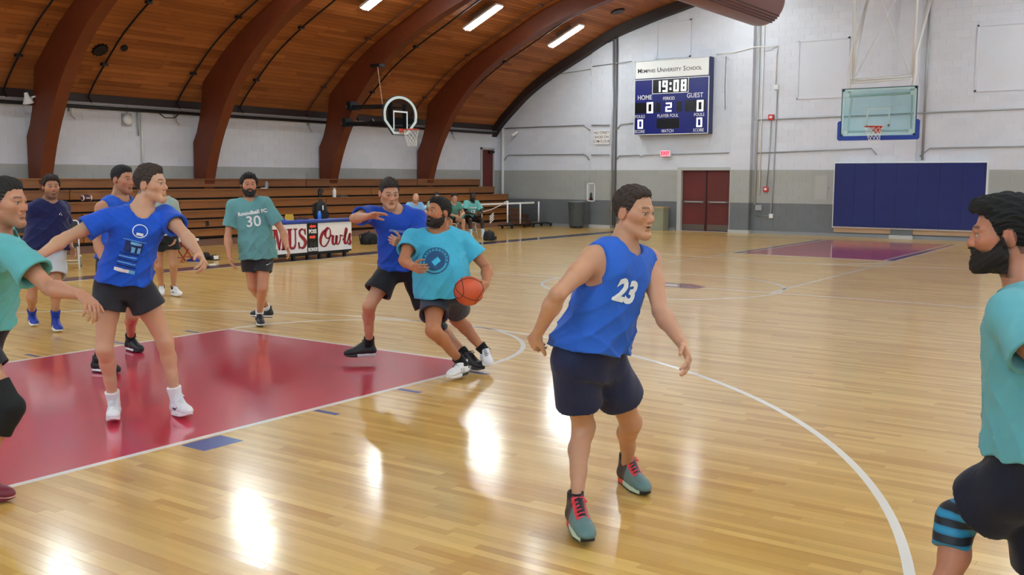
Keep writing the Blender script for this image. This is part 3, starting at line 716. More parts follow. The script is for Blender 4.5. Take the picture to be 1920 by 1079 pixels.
U_ = [(-bx-.1, z1p), (-bx-.1, bz0-.07), (-bx-.06, bz0-.11), (bx+.06, bz0-.11), (bx+.1, bz0-.07), (bx+.1, z1p), (bx+.06, z1p+.04), (bx+.02, z1p+.04), (bx+.02, bz0+.005), (-bx-.02, bz0+.005), (-bx-.02, z1p+.04), (-bx-.06, z1p+.04)]
parts = [[0, 1, 9, 10, 11], [1, 2, 3, 4, 8, 9], [4, 5, 6, 7, 8]]
for pl in parts: mb.prism([U_[i] for i in pl][::-1], (0, bY-.03, 0), (1, 0, 0), (0, 0, 1), (0, 1, 0), 0, .08)
mb.obj('edge_padding', m_padb, r)
rim_parts(r, (0, bY-.38, 3.05), (0, 1, 0)); net_parts(r, (0, bY-.38, 3.05), .22, .42, (.05, 0))
mb = MB(); pf = .028; q = bY+.10
mb.tube([(-.8, q, bz0+.12), (-.74, q+.1, 3.88)], pf, 8); mb.tube([(.8, q, bz0+.12), (.8, q, 3.9)], .02, 8); mb.tube([(-.8, q, bz0+.13), (.8, q, bz0+.13)], pf, 8); mb.tube([(-.75, q, 3.88), (.8, q, 3.9)], pf*1.1, 8)
for sx_ in (-1, 1):
    for z_ in (bz0+.1, 3.9): mb.obox((sx_*.83, bY+.04, z_), ((1, 0, 0), (0, 1, 0), (0, 0, 1)), (.06, .03, .05))
mb.obj('board_bracket', m_pipew, r)
mb = MB()
for sx_ in (-1, 1):
    mb.tube([(sx_*.78, q, 3.9), (sx_*.84, q+.05, 4.4), (sx_*.82, q+.1, 4.9), (sx_*.84, 15.1, 8.1)], .042, 8)
    mb.tube([(sx_*.74, q+.12, 4.3), (sx_*.82, q+.12, 8.15)], .035, 8)
    mb.tube([(sx_*.74, q+.1, 4.32), (sx_*.8, q+1.2, 6.4)], .03, 8)
mb.tube([(-.78, q+.1, 4.3), (.86, q+.1, 4.34)], .035, 8); mb.tube([(-.78, q+.06, 4.22), (.7, q+.06, 4.27)], .025, 8)
mb.tube([(-.7, q+.1, 4.35), (.55, q+.3, 7.0)], .01, 6); mb.tube([(.68, q+.1, 4.35), (-.25, q+.3, 6.6), (-.45, q+.3, 8.1)], .012, 6)
mb.obj('mast', m_pipew, r, smooth=True)

rebase(r, (0, 12.3, 0))
# ---- side basket with the fan-shaped board on the third arch
r = empty('side_basket', (0, 0, 0), 'fan-shaped glass backboard on black arms fixed to an arch', 'basketball hoop')
fx, fy, fz = -11.42, 6.66, 3.42
def fan(s):
    P = [(-.3, -.52), (.3, -.52), (.68, -.16), (.7, .0)]
    for a in np.linspace(8, 172, 17): P.append((.7*math.cos(math.radians(a)), .03+.5*math.sin(math.radians(a))))
    P += [(-.7, .0), (-.68, -.16)]
    return [(p[0]*s, p[1]*s) for p in P]
A, B = fan(1.), fan(.87); mb = MB(); n = len(A)
for i in range(n):
    j = (i+1) % n; mb.prism([A[i], A[j], B[j], B[i]], (fx, fy, fz), (0, 1, 0), (0, 0, 1), (1, 0, 0), -.02, .02)
mb.obj('backboard_frame', mat('fan_white', 'd8e4e2', .45), r)
mb = MB(); A2 = fan(1.035)
for i in range(n):
    j = (i+1) % n; mb.prism([A2[i], A2[j], A[j], A[i]], (fx, fy, fz), (0, 1, 0), (0, 0, 1), (1, 0, 0), -.03, .015)
mb.obj('edge_strip', mat('edge_dark', '2a3334', .5), r)
mb = MB(); mb.prism(B, (fx, fy, fz), (0, 1, 0), (0, 0, 1), (1, 0, 0), -.006, .006)
g2 = NT('smoky_glass'); tr = g2.n('ShaderNodeBsdfTransparent'); tr.inputs[0].default_value = (.52, .58, .62, 1); gl = g2.n('ShaderNodeBsdfGlossy'); gl.inputs['Roughness'].default_value = .08; gl.inputs[0].default_value = (.25, .25, .25, 1)
mx = g2.n('ShaderNodeMixShader'); mx.inputs[0].default_value = .04; g2.l(tr, 0, mx, 1); g2.l(gl, 0, mx, 2); g2.l(mx, 0, g2.t.nodes['Material Output'], 'Surface')
fp = mb.obj('backboard', g2.m, r)
mb = MB(); e = .045
for y0, y1, z0, z1 in ((-.3, .3, .08, .08+e), (-.3, -.3+e, -.4, .08), (.3-e, .3, -.4, .08)): mb.box(fx+.007, fx+.012, fy+y0, fy+y1, fz+z0, fz+z1)
mb.obj('target_square', mat('fan_target', 'e6eeee', .5), fp)
rc = (fx+.38, fy+.02, 3.03)
rim_parts(r, rc, (-1, 0, 0)); net_parts(r, rc, .22, .44, (.02, .02))
mb = MB()
for z_, x0 in ((3.70, -13.0), (3.24, -13.2)):
    mb.tube([(x0, 6.3, z_), (fx-.05, 6.3, z_-.02)], .04, 8); mb.tube([(x0+.1, 6.3, z_-.07), (fx-.1, 6.36, z_-.08)], .02, 8); mb.box(x0-.02, x0+.12, 6.2, 6.5, z_-.1, z_+.14)
mb.tube([(-12.8, 6.3, 3.7), (fx-.05, 6.9, 3.65)], .022, 6); mb.tube([(-13.0, 6.3, 3.2), (fx-.05, 6.9, 3.2)], .022, 6); mb.tube([(-12.3, 6.3, 3.2), (-12.1, 6.3, 3.3)], .05, 8)
mb.box(-11.55, fx-.02, 6.3, 6.36, 3.1, 3.75); mb.box(-11.55, fx-.02, 6.9, 6.96, 3.1, 3.75)
mb.obj('support_arm', m_dark, r)
mb = MB(); mb.tube([(-11.75, 6.3, 3.72), (-11.92, 6.3, 4.78)], .012, 6); mb.obj('stay_rod', mat('stay_rust', 'b98a70', .5), r)
MB().box(-12.15, -11.8, 6.25, 6.47, 4.75, 4.83).obj('stay_bracket', m_dark, r)
mb = MB()
for x0, z_ in ((-13.05, 3.7), (-13.25, 3.24)): mb.lathe((x0, 6.3, z_), [(0, -.04), (.05, -.04), (.05, .03), (0, .03)], 10, 'x')
mb.obj('end_cap', mat('cap_grey', 'b9bbb9', .5), r)

rebase(r, (-11.42, 6.66, 0))
# ---- round duct under the vault
dX, dZ, dR, dE = -2.32, 6.12, .62, 10.0
m_duct = mat('duct_brown', '7c5049', .4, .2)
r = empty('air_duct', (dX, dE, dZ), 'big round brown air duct hanging under the vault', 'duct')
prof = [(0, .02), (dR*.75, .02), (dR*.97, -.06), (dR, -.2), (dR, -30)]
MB().lathe((0, 0, 0), [(a, b_) for a, b_ in prof][::-1], 40, 'y').obj('duct_shell', m_duct, r, smooth=True)
mb = MB()
for a in (-62, -55, -48, -41):
    a = math.radians(a); mb.tube([(dR*math.cos(a), -.1, dR*math.sin(a)), (dR*math.cos(a), -30, dR*math.sin(a))], .018, 6)
mb.obj('duct_seam', mat('duct_dark', '4c2f2c', .5), r)
MB().lathe((0, 0, 0), [(0, .05), (dR*.6, .05), (dR*.6, .0), (0, .0)], 24, 'y').obj('duct_cap', m_duct, r)
mb = MB()
for y_ in (-2, -8, -14, -20): mb.tube([(0, y_, dR), (0, y_, roofz(dX)-dZ)], .015, 6)
mb.obj('hanger_rod', m_galv, r)

# ---- bleachers
bl = empty('bleachers', (0, 0, 0), 'wooden bleachers folded against the side wall under the arches', 'bleachers')
ROWS = [(.0, .2, -13.2, 14.4), (.215, .425, -13.14, 14.4), (.44, .655, -13.16, 14.4), (.67, .885, -13.18, 14.4), (.9, 1.14, -13.2, 14.4), (1.155, 1.40, -13.62, 14.15), (1.415, 1.66, -14.0, 13.8)]
for k, (z0, z1, x, ye) in enumerate(ROWS):
    y = -14.0; first = True
    while y < ye:
        ln = 4.88 if k % 2 == 0 else (2.3 if first else 4.88); first = False
        e_ = min(y+ln, ye)
        if k == 0: MB().box(x-.3, x, y+.006, e_-.006, z0, z1-.03, RND.random()).obj('kick_board', m_bleach2, bl)
        else:
            MB().box(x-.03, x, y+.01, e_-.01, z0+.032, z1-.022, RND.random()*.8+.1).obj('board', m_bleach, bl)
            MB().box(x-.4, x+.035, y+.01, e_-.01, z1-.026, z1, RND.random()*.8+.1).obj('seat_board', m_bleach, bl)
        y = e_
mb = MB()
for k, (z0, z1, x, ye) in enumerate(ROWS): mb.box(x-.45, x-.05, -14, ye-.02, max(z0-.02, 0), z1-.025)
mb.obj('under_frame', mat('bleacher_shadow', '1d120c', .8), bl)  # dark filler behind the boards, its colour stands for shade in the gaps
for k, (z0, z1, x, ye) in enumerate(ROWS[1:]): MB().box(x-.42, x-.0, ye-.03, ye, z0, z1-.02, .3).obj('end_panel', m_bleach, bl)
rebase(bl, (-13.3, 0, 0))
st = empty('wooden_steps', (-12.6, 14.6, 0), 'small dark wooden steps at the far end of the bleachers', 'steps')
for k, (x0, x1, z) in enumerate(((-.6, -.3, .62), (-.6, -.0, .42), (-.6, .1, .2))):
    MB().box(x0, x1, -.05, .3, z-.03, z, .2).obj('tread', m_bleach, st); MB().box(x0, x1-.03, -.02, .27, z-.17, z-.03, .1).obj('riser', m_bleach2, st)
MB().box(-.6, .1, -.04, .28, 0, .03, .2).obj('base', m_archdark, st)

# ---- scorer's table
tx_, ty0, ty1 = -8.3, -.95, 1.45
r = empty('scorers_table', (tx_, .25, 0), 'scorer table with white front panels and blue padded top', 'table')
MB().box(-.62, .03, ty0-.25, ty1-.25+.02, .76, .80).obj('tabletop', mat('table_blue', '1d3f95', .45), r)
mb = MB(); mb.tube([(.025, ty0-.25, .785), (.025, ty1-.25, .785)], .045, 12); mb.tube([(-.6, ty0-.25, .765), (-.6, ty1-.25, .765)], .034, 12)
mb.obj('top_padding', MATS['table_blue'], r, smooth=True)
m_panel = mat('panel_white', 'f1f1f4', .35)
def face(y0, y1, m, nm): return MB().box(0, .03, y0-.25, y1-.25, .14, .745).obj(nm, m, r)
face(ty0+.02, .105, m_panel, 'front_panel'); p2 = face(.425, 1.43, m_panel, 'front_panel'); ps = face(.115, .415, m_black, 'possession_panel'); p1 = [o for o in r.children if o.name.startswith('front_panel')][0]
MB().box(-.02, -.0, ty0-.25, ty1-.25, .10, .76).obj('front_frame', m_blk, r)
for y_ in (-.85, -.2, .2, .55, .85, 1.3): MB().box(-.1, -.04, y_-.25-.03, y_-.25+.03, 0, .14).obj('leg', m_blk, r)
for y_ in (-.85, 1.3): MB().box(-.6, -.54, y_-.28, y_-.22, 0, .76).obj('leg', m_blk, r)
MB().box(-.58, -.06, ty0-.22, ty1-.28, .06, .12).obj('lower_shelf', m_blk, r)
m_crim = mat('letter_crimson', '9c1426', .5); m_shade = mat('letter_shade', '2c1a22', .5)
AX, AYV, AZ = (0, 1, 0), (0, 0, 1), (1, 0, 0)
def mus(mb, o, m=None):
    def R(x0, x1, z0, z1): mb.prism([(x0, z0), (x1, z0), (x1, z1), (x0, z1)], o, AX, AYV, AZ, 0, .004)
    def Q(*p): mb.prism(list(p), o, AX, AYV, AZ, 0, .004)
    # M
    R(.0, .1, 0, .015); R(.035, .055, 0, .40); R(.0, .06, .385, .40); Q((.045, .40), (.105, .40), (.165, .03), (.135, 0)); Q((.15, .0), (.235, .40), (.215, .40), (.135, .04))
    R(.215, .275, 0, .40); R(.19, .31, 0, .015); R(.21, .3, .385, .40)
    # U
    R(.35, .41, .1, .40); R(.325, .44, .385, .40); R(.50, .52, .1, .40); R(.47, .55, .385, .40)
    ribbon(mb, [(.38+.066*math.cos(t)+.06, .10+.085*math.sin(t)) for t in np.linspace(math.pi, 2*math.pi, 14)], lambda T, s: .058-.038*s, o, AX, AYV, AZ)
    # S
    ribbon(mb, spline([(.735, .29), (.715, .355), (.66, .385), (.61, .35), (.61, .285), (.66, .225), (.72, .165), (.735, .09), (.69, .02), (.63, .015), (.59, .06), (.585, .12)], 6), lambda T, s: .022+.045*math.exp(-((s-.52)/.2)**2), o, AX, AYV, AZ)
    R(.727, .742, .27, .395); R(.578, .593, .0, .13)
def owls(mb, o):
    w = lambda T, s: .014+.034*max(0, (T@np.array([-.35, -.94])))**1.2*1.2+.010*abs(T@np.array([.3, .95]))
    S = lambda p, k=6: ribbon(mb, spline(p, k), w, o, AX, AYV, AZ)
    S([(.18, .37), (.10, .33), (.035, .22), (.03, .11), (.09, .04), (.18, .05), (.27, .15), (.32, .29), (.31, .39), (.25, .42), (.18, .36), (.17, .26), (.23, .2), (.3, .23), (.36, .27)])
    S([(.4, .26), (.385, .16), (.39, .08), (.43, .06), (.48, .12), (.51, .25), (.495, .14), (.51, .07), (.56, .07), (.61, .15), (.62, .25), (.66, .24), (.7, .24)])
    S([(.69, .14), (.78, .25), (.83, .37), (.8, .375), (.755, .2), (.75, .08), (.79, .06), (.84, .12), (.88, .21)])
    S([(.86, .16), (.9, .27), (.92, .26), (.9, .18), (.925, .1), (.9, .05), (.85, .055), (.84, .09)])
for k, (m_, d, e) in enumerate(((m_shade, .012, .031), (m_crim, 0, .036))):
    mb = MB(); mus(mb, (e, ty0-.25+.1+d, .235-d)); 
    mb.v = [((v[0]), (v[1]-(ty0-.25+.1))*1.22+(ty0-.25+.1), (v[2]-.235)*1.05+.235) for v in mb.v]; mb.obj('lettering', m_, p1)
    mb = MB(); owls(mb, (e, .425-.25+.03+d, .21-d)); mb.obj('lettering', m_, p2)
m_arrow = mat('arrow_orange', 'c8452c', .4, emit=.25)
for z_, sg in ((.68, -1), (.455, 1)):
    MB().prism([(-.09*sg, -.025), (.03*sg, -.025), (.03*sg, -.045), (.09*sg, 0), (.03*sg, .045), (.03*sg, .025), (-.09*sg, .025)][::sg], (.031, .265-.25, z_), AX, AYV, AZ, 0, .004).obj('arrow', m_arrow, ps)
place_text('lettering', 'POSS', .115, (.034, .015, .57), AX, AYV, m_wtext, ps, bold=.004, sx=.85)
place_text('lettering', 'BONUS', .1, (.034, .015, .19), AX, AYV, m_wtext, ps, bold=.005, sx=.8)
mb = MB()
for y_ in (-.045, .06): mb.tube([(.033, .015+y_+.03*math.cos(a), .30+.04*math.sin(a)) for a in np.linspace(0, 6.283, 17)], .005, 5, caps=False)
mb.obj('unlit_digit', mat('unlit_green', '4c5a4c', .5), ps)

# things on the table
tz = .80
def onT(px, py, xo=0.): p = onx(px, py, tx_+xo); return p
def bottle(name, p, rad, h, m, mcap, label, cat='bottle', handle=False):
    r = empty(name, p, label, cat)
    MB().lathe((0, 0, 0), [(0, 0), (rad*.95, 0), (rad, h*.03), (rad, h*.72), (rad*.9, h*.80), (rad*.55, h*.86), (rad*.55, h*.88)], 18).obj('bottle_body', m, r, smooth=True)
    MB().lathe((0, 0, h*.87), [(0, 0), (rad*.62, 0), (rad*.62, h*.11), (rad*.5, h*.13), (0, h*.13)], 14).obj('cap', mcap, r, smooth=True)
    if handle: MB().tube([(0, rad*.5, h*.93), (0, rad*1.8, h*.9), (0, rad*2.1, h*.7), (0, rad*2.0, h*.5)], .012, 6).obj('handle', mcap, r)
    return r
bottle('water_bottle', (tx_-.12, .62, tz), .04, .19, mat('bottle_blue', '2f74d8', .25), mat('bottle_cap_blue', '8cc4f4', .4), 'blue sports bottle standing on the scorer table')
def pack(name, p, w, d, h, m, label, cat, rz=0., straps=True):
    r = empty(name, p, label, cat, rz=rz)
    P = []
    mb = MB(); n = 14
    rings = [(0, .92), (.06, 1.), (.35, 1.), (.62, .93), (.82, .78), (.94, .52), (1.0, .18)]
    v = []; f = []
    for hz, s_ in rings:
        for k in range(n):
            a = 2*math.pi*k/n; cx_ = math.copysign(abs(math.cos(a))**.6, math.cos(a)); sy_ = math.copysign(abs(math.sin(a))**.6, math.sin(a))
            v.append((d/2*cx_*(s_*.5+.5)*(.96 if hz < .05 else 1), w/2*sy_*s_, h*hz))
    for i in range(len(rings)-1):
        for k in range(n): f.append((i*n+k, i*n+(k+1) % n, (i+1)*n+(k+1) % n, (i+1)*n+k))
    f += [tuple(range(n))[::-1], tuple((len(rings)-1)*n+k for k in range(n))]
    mb.add(v, f); mb.obj('bag_body', m, r, smooth=True)
    mb = MB(); mb.box(d/2-.02, d/2+.04, -w*.34, w*.34, h*.08, h*.42); mb.obj('front_pocket', m, r)
    if straps:
        mb = MB()
        for sg in (-1, 1): mb.tube([(-d*.2, sg*w*.28, h*.9), (-.05, sg*w*.62, h*.8), (-.02, sg*w*.68, h*.45), (-.05, sg*w*.5, h*.1)], .016, 6)
        mb.tube([(0, -.04, h*.97), (0, -.03, h*1.08), (0, .03, h*1.08), (0, .04, h*.97)], .01, 6)
        mb.obj('strap', m, r)
    return r
m_bag = mat('bag_black', '0e0f14', .75, nscale=12, namt=.2)
pk = pack('backpack', (tx_-.35, .88, tz+.003), .3, .2, .39, m_bag, 'black backpack standing upright on the scorer table', 'backpack')
MB().box(.1, .112, -.05, -.02, .2, .3).obj('tag', m_wtext, pk)
mb = MB(); mb.prism([(0, 0), (.25, 0), (.22, .13), (.03, .13)], (tx_-.2, -.28, tz+.012), (0, 1, 0), (0, .0, 1), (-1, 0, 0), 0, .02)
setp(mb.obj('card_holder', mat('yellow_card', 'e8bd3c', .5)), 'yellow standing card holder on the scorer table', 'card')
def cloth(name, c, w, d, h, m, label, cat, seed=1, rz=0):
    rr = random.Random(seed); n = 16; v = []; f = []
    ph = [rr.random()*6 for _ in range(6)]
    for i in range(n+1):
        for j in range(n+1):
            a, b_ = i/n*2-1, j/n*2-1; e_ = max(abs(a), abs(b_)); rad = 1-.18*math.sin(3*math.atan2(b_, a)+ph[0])*e_
            hh_ = h*(1-e_**3)*(.65+.35*math.sin(5*a+ph[1]+2*b_)*math.cos(4*b_+ph[2]))+.004
            if e_ > .99: hh_ = 0
            v.append((a*w/2*rad, b_*d/2*rad, hh_))
    for i in range(n):
        for j in range(n): q = i*(n+1)+j; f.append((q, q+n+1, q+n+2, q+1))
    bnd = [j for j in range(n+1)]+[i*(n+1)+n for i in range(1, n+1)]+[n*(n+1)+j for j in range(n-1, -1, -1)]+[i*(n+1) for i in range(n-1, 0, -1)]
    f.append(tuple(bnd))
    o = MB().add(v, f).obj(name, m, smooth=True); o.location = c; o.rotation_euler = (0, 0, rz); return setp(o, label, cat)
cloth('jersey', (tx_-.24, -.50, tz+.002), .3, .36, .10, mat('jersey_blue', '1f4bb0', .8), 'crumpled blue jersey lying on the scorer table', 'clothing', 3)
setp(MB().box(tx_-.4, tx_-.1, -.75, -.4, tz+.0, tz+.02).obj('paper', m_sign), 'white papers under the blue jersey on the scorer table', 'paper') if False else None
cloth('towel', (tx_-.3, -.82, tz+.002), .3, .18, .07, m_sign, 'small white towel at the near end of the scorer table', 'towel', 5)
cloth('dark_shirt', (tx_-.38, .3, tz+.002), .26, .3, .07, mat('shirt_plum', '2c1520', .8), 'dark crumpled shirt behind the yellow card holder on the table', 'clothing', 8)
setp(MB().box(tx_-.14, tx_-.06, .33, .5, tz+.001, tz+.012).obj('paper', m_sign), 'small white paper lying beside the blue bottle', 'paper')
setp(MB().box(tx_-.12, tx_-.05, 1.0, 1.1, tz+.001, tz+.014).obj('phone', m_whitepl), 'small white phone on the table beside the backpack', 'phone')

# things on the bleachers
bx4, bx5 = -13.45, -13.8
p = onx(500, 354, -13.72); bottle('water_bottle', (-13.72, p[1], 1.40), .045, .19, mat('bottle_grey', '8d9aa0', .4), m_galv, 'grey bottle standing on the top seat of the bleachers')
setp(MB().box(-13.75, -13.65, p[1]-.2, p[1]-.05, 1.40, 1.42).obj('phone', m_whitepl), 'white phone beside the grey bottle on the bleachers', 'phone')
p = onx(600, 371, -13.32); bottle('jug', (-13.32, p[1], 1.14), .06, .25, m_blk, m_blk, 'black jug with a carrying handle on the bleachers', 'jug', True)
p = onx(627, 371, -13.32); bottle('flask', (-13.32, p[1], 1.14), .05, .26, m_whitepl, m_whitepl, 'white flask standing on the bleachers above the scorer table', 'flask')
p = onx(643, 371, -13.3); cloth('cap', (-13.35, p[1], 1.14), .25, .3, .08, mat('cap_greyish', '4a4644', .8), 'flattened grey cap next to the white flask on the bleachers', 'cap', 4)
p = onx(162, 374, -13.3)
r = empty('football', (-13.3, p[1], 1.23), 'dark red and white football resting on the bleachers', 'ball')
mb = MB().lathe((0, 0, 0), [(.001, -.15), (.035, -.125), (.065, -.08), (.083, -.03), (.086, 0), (.083, .03), (.065, .08), (.035, .125), (.001, .15)], 16, 'y'); mb.obj('ball_body', mat('football_maroon', '4a1c20', .5), r, smooth=True)
for yy in (-.09, .09): MB().lathe((0, yy, 0), [(.058, -.012), (.0625, -.012), (.0625, .012), (.058, .012)], 16, 'y').obj('stripe', m_wtext, r)
MB().box(.075, .092, -.05, .05, -.006, .006).obj('laces', m_wtext, r)
place_text('board_mark', 'B', .16, (.165, onx(390, 436, -13.135)[1], .55), AX, AYV, m_blk, bl, bold=.006)

# ---- folding chair, stool, cap, bags, bottle on the sideline
def chair(name, loc, rz, mf, ms, label, cat='chair', printed=True):
    r = empty(name, loc, label, cat, rz=rz)
    for s_ in (-.2, .2):
        MB().tube([(.2, s_, 0), (.02, s_, .42), (-.16, s_*.98, .86), (-.17, s_*.8, .89)], .012, 8).obj('leg', mf, r, smooth=True)
        MB().tube([(-.24, s_*.9, 0), (.16, s_*.9, .44)], .012, 8).obj('leg', mf, r, smooth=True)
    mb = MB().box(-.18, .22, -.2, .2, .43, .455); mb.obj('seat', ms, r)
    mb = MB(); mb.obox((-.135, 0, .78), ((.4, 0, -.91), (0, 1, 0), (.91, 0, .4)), (.11, .19, .012)); bk = mb.obj('backrest', ms, r)
    MB().tube([(-.17, -.16, .89), (-.175, 0, .9), (-.17, .16, .89)], .014, 8).obj('top_rail', mf, r)
    MB().tube([(.13, -.2, .17), (.13, .2, .17)], .009, 6).tube([(-.16, -.18, .09), (-.16, .18, .09)], .009, 6).obj('stretcher', mf, r)
    return r
cp = onz(128, 505)
chair('folding_chair', (cp[0], cp[1]+.0, 0), math.radians(-35), mat('chair_white', 'd9dcdc', .4), mat('chair_black', '15171b', .5), 'white-framed folding chair with black seat behind the man in navy')
cp = onz(34, 508); ch2 = chair('folding_chair', (cp[0], cp[1], 0), math.radians(-20), MATS['chair_white'], MATS['chair_black'], 'folding chair half hidden behind the navy man, blue cloth on its back')
cloth('blue_towel', (cp[0]-.12, cp[1]+.03, .9), .12, .42, .07, mat('towel_sky', '62aee8', .8), 'light blue towel over the back of the hidden folding chair', 'towel', 6, math.radians(-20))
sp_ = onz(343, 491)
r = empty('folding_stool', (sp_[0], sp_[1], 0), 'red folding stool with crossed legs and white seat by the bleachers', 'stool')
mr = mat('stool_red', '9c1a22', .4)
for s_ in (-.15, .15):
    MB().tube([(s_, -.17, 0), (s_, .15, .42)], .014, 8).obj('leg', mr, r); MB().tube([(s_, .17, 0), (s_, -.15, .42)], .014, 8).obj('leg', mr, r)
MB().box(-.19, .19, -.26, .26, .42, .47).obj('seat', m_whitepl, r); MB().box(-.16, .16, -.18, .18, .38, .42).obj('seat_frame', mr, r)
MB().tube([(-.15, -.1, .09), (.15, -.1, .09)], .01, 6).tube([(-.15, .1, .09), (.15, .1, .09)], .01, 6).obj('stretcher', mr, r)
def capthing(p, label):
    r = empty('baseball_cap', p, label, 'cap', rz=math.radians(20))
    MB().lathe((0, 0, 0), [(.095, 0), (.098, .03), (.09, .07), (.06, .1), (.02, .115), (.001, .116)], 18).obj('crown', m_blk, r, smooth=True)
    b = MB(); pl = [(.09*math.cos(a)+.0, .09*math.sin(a)) for a in np.linspace(-1.2, 1.2, 9)]+[(.05+.12*math.cos(a), .09*math.sin(a)) for a in np.linspace(1.2, -1.2, 9)]
    b.prism([(p_[1], p_[0]) for p_ in pl][::-1], (0, 0, .008), (1, 0, 0), (0, 1, 0), (0, 0, 1), 0, .006); b.obj('brim', m_blk, r)
    MB().obox((.07, -.05, .06), ((.8, -.6, 0), (.6, .8, 0), (0, 0, 1)), (.02, .045, .035)).obj('front_patch', m_wtext, r)
p = onz(402, 488); capthing((p[0], p[1], .0), 'black cap with a white front patch on the floor by the sideline')
p = onz(369, 490); cloth('blue_shirt', (p[0], p[1], 0), .24, .26, .14, mat('jersey_blue2', '27418f', .8), 'blue crumpled shirt on the floor beside the red stool', 'clothing', 2)
p = onz(386, 487); pack('sling_bag', (p[0], p[1], 0), .28, .16, .15, m_bag, 'small black bag between the blue shirt and the cap', 'bag', 1.2, False)
p = onz(692, 458); pack('duffel_bag', (p[0], p[1], 0), .52, .3, .3, m_bag, 'black gym bag on the floor beyond the scorer table', 'bag', .1, True)
p = onz(917, 451); pack('gym_bag', (p[0], p[1], 0), .34, .3, .26, m_bag, 'black gym bag at the feet of the seated man with black shorts', 'bag', .4, True)
p = onz(151, 501); cl = mat('clear_plastic', 'dfe8ea', .1, trans=.85)
bottle('plastic_bottle', (p[0], p[1], 0), .035, .23, cl, m_whitepl, 'clear water bottle on the floor beside the folding chair')
p = onz(399, 497); setp(MB().box(p[0]-.04, p[0]+.04, p[1]-.06, p[1]+.06, 0, .02).obj('wristband', m_whitepl), 'small white wristband on the floor in front of the cap', 'wristband')

# ---- volleyball net on its cart in front of the bleacher end
NX = -12.2
r = empty('volleyball_net', (NX, 12, 0), 'volleyball net with white tape and posts stretched along a low cart', 'net')
mb = MB(); mb.obox((0, -.6, .845), ((0, 1, 0), (0, 0, 1), (1, 0, 0)), (3.15, .03, .012)); mb.obj('top_tape', m_whitepl, r)
for y_, h0, h1 in ((-.52, .38, .8), (.92, .2, .93), (1.68, .14, .86), (2.82, .15, .88)): MB().tube([(0.02, y_, h0), (0.02, y_, h1)], .028 if y_ > .5 else .015, 8).obj('white_post', m_whitepl, r, smooth=True)
MB().tube([(0, -.5, .6), (0, .0, .66), (0, .55, .8), (0, .9, .93)], .014, 6).obj('tie_strap', m_whitepl, r)
mb = MB(); mb.box(-.08, .08, .5, 3.4, .1, .13); mb.box(-.25, .25, 2.2, 2.26, .09, .12); mb.box(-.25, .25, .9, .96, .09, .12); mb.box(-.25, .25, 3.3, 3.36, .09, .12); mb.obj('cart_frame', m_blk, r)
mb = MB()
for y_ in (.93, 2.23, 3.33):
    for x_ in (-.2, .2): mb.lathe((x_, y_, .045), [(0, -.02), (.045, -.02), (.045, .02), (0, .02)], 12, 'x')
mb.obj('caster', m_blk, r)
mb = MB()
for k in range(44):
    y_ = 1.72+k*.025
    if k % 2 == 0: mb.box(-.003, .003, y_, y_+.006, .2, .82)
for k in range(12): mb.box(-.004, .004, 1.7, 2.8, .2+k*.052, .206+k*.052)
mb.obj('net_mesh', m_blk, r)
ws = onx(940, 412, -12.8); mb = MB()
for k in range(4): mb.prism([(0, 0), (.22, .12), (.22, .16), (0, .04)], (-.05, .0, .2+.07*k), (0, 1, 0), (0, 0, 1), (1, 0, 0), 0, .01)
mb.obj('cart_sticker', m_whitepl, r)

# ---- bins, fire cabinet, camera, speaker horn, wall box
def bin_(name, p, r0, r1, h, m, mrim, label):
    r = empty(name, p, label, 'bin')
    prof = [(0, 0), (r0, 0), (r0+.01, .02), (r1-.01, h*.93), (r1, h*.95), (r1, h), (r1-.03, h), (r0-.02, .05), (0, .05)]
    MB().lathe((0, 0, .06), prof, 28).obj('bin_body', m, r, smooth=True)
    MB().lathe((0, 0, .06+h*.97), [(r1-.04, 0), (r1+.035, 0), (r1+.035, .035), (r1-.04, .035)], 28).obj('rim', mrim, r, smooth=True)
    MB().lathe((0, 0, 0), [(0, .02), (r0*.9, .02), (r0*.9, .06), (0, .06)], 20).obj('dolly', m_blk, r)
    mb = MB()
    for a in range(5): mb.lathe((r0*.8*math.cos(a*1.257), r0*.8*math.sin(a*1.257), .03), [(0, -.015), (.03, -.015), (.03, .015), (0, .015)], 10, 'x')
    mb.obj('caster', m_blk, r)
    MB().box(-.05, .05, -r1-.03, -r1+.02, h*.8, h*.88).obj('handle', m, r)
p = ony(1081, 426, 14.85); bin_('trash_can', (p[0], 14.85, 0), .25, .3, .84, mat('bin_grey', '4b5257', .55), mat('bin_rim', '6f787c', .5), 'round grey trash can on casters against the far wall')
r = empty('tan_bin', (-7.62, 15.15, 0), 'tan rectangular bin beside the maroon double door', 'bin')
MB().box(-.28, .22, -.2, .2, 0, .74).obj('bin_body', mat('bin_tan', '8f8f78', .6), r); MB().box(-.3, .24, -.22, .22, .74, .78).obj('lid', mat('bin_lid', 'b79a66', .5), r)
r = empty('fire_cabinet', (-10.42, FY-.0, 1.22), 'white framed extinguisher cabinet on the wall above the trash can', 'cabinet')
mb = MB(); e = .035; w, h = .16, .32
for a in ((-w, w, h-e, h), (-w, w, -h, -h+e), (-w, -w+e, -h, h), (w-e, w, -h, h)): mb.box(a[0], a[1], -.07, 0, a[2], a[3])
mb.obj('cabinet_frame', m_whitepl, r); MB().box(-w+e, w-e, -.012, 0, -h+e, h-e).obj('cabinet_back', m_lightgrey, r)
MB().lathe((0, -.045, -h+.04), [(0, 0), (.05, 0), (.05, .22), (.025, .27), (0, .27)], 12).obj('extinguisher', mat('ext_dark', '26262b', .4), r, smooth=True)
MB().box(-.08, .08, -.06, -.05, -h+.04, -h+.12).obj('red_label', m_alarm, r)
r = empty('security_camera', (-13.55, FY, 3.3), 'small white security camera near the corner under the vault', 'camera')
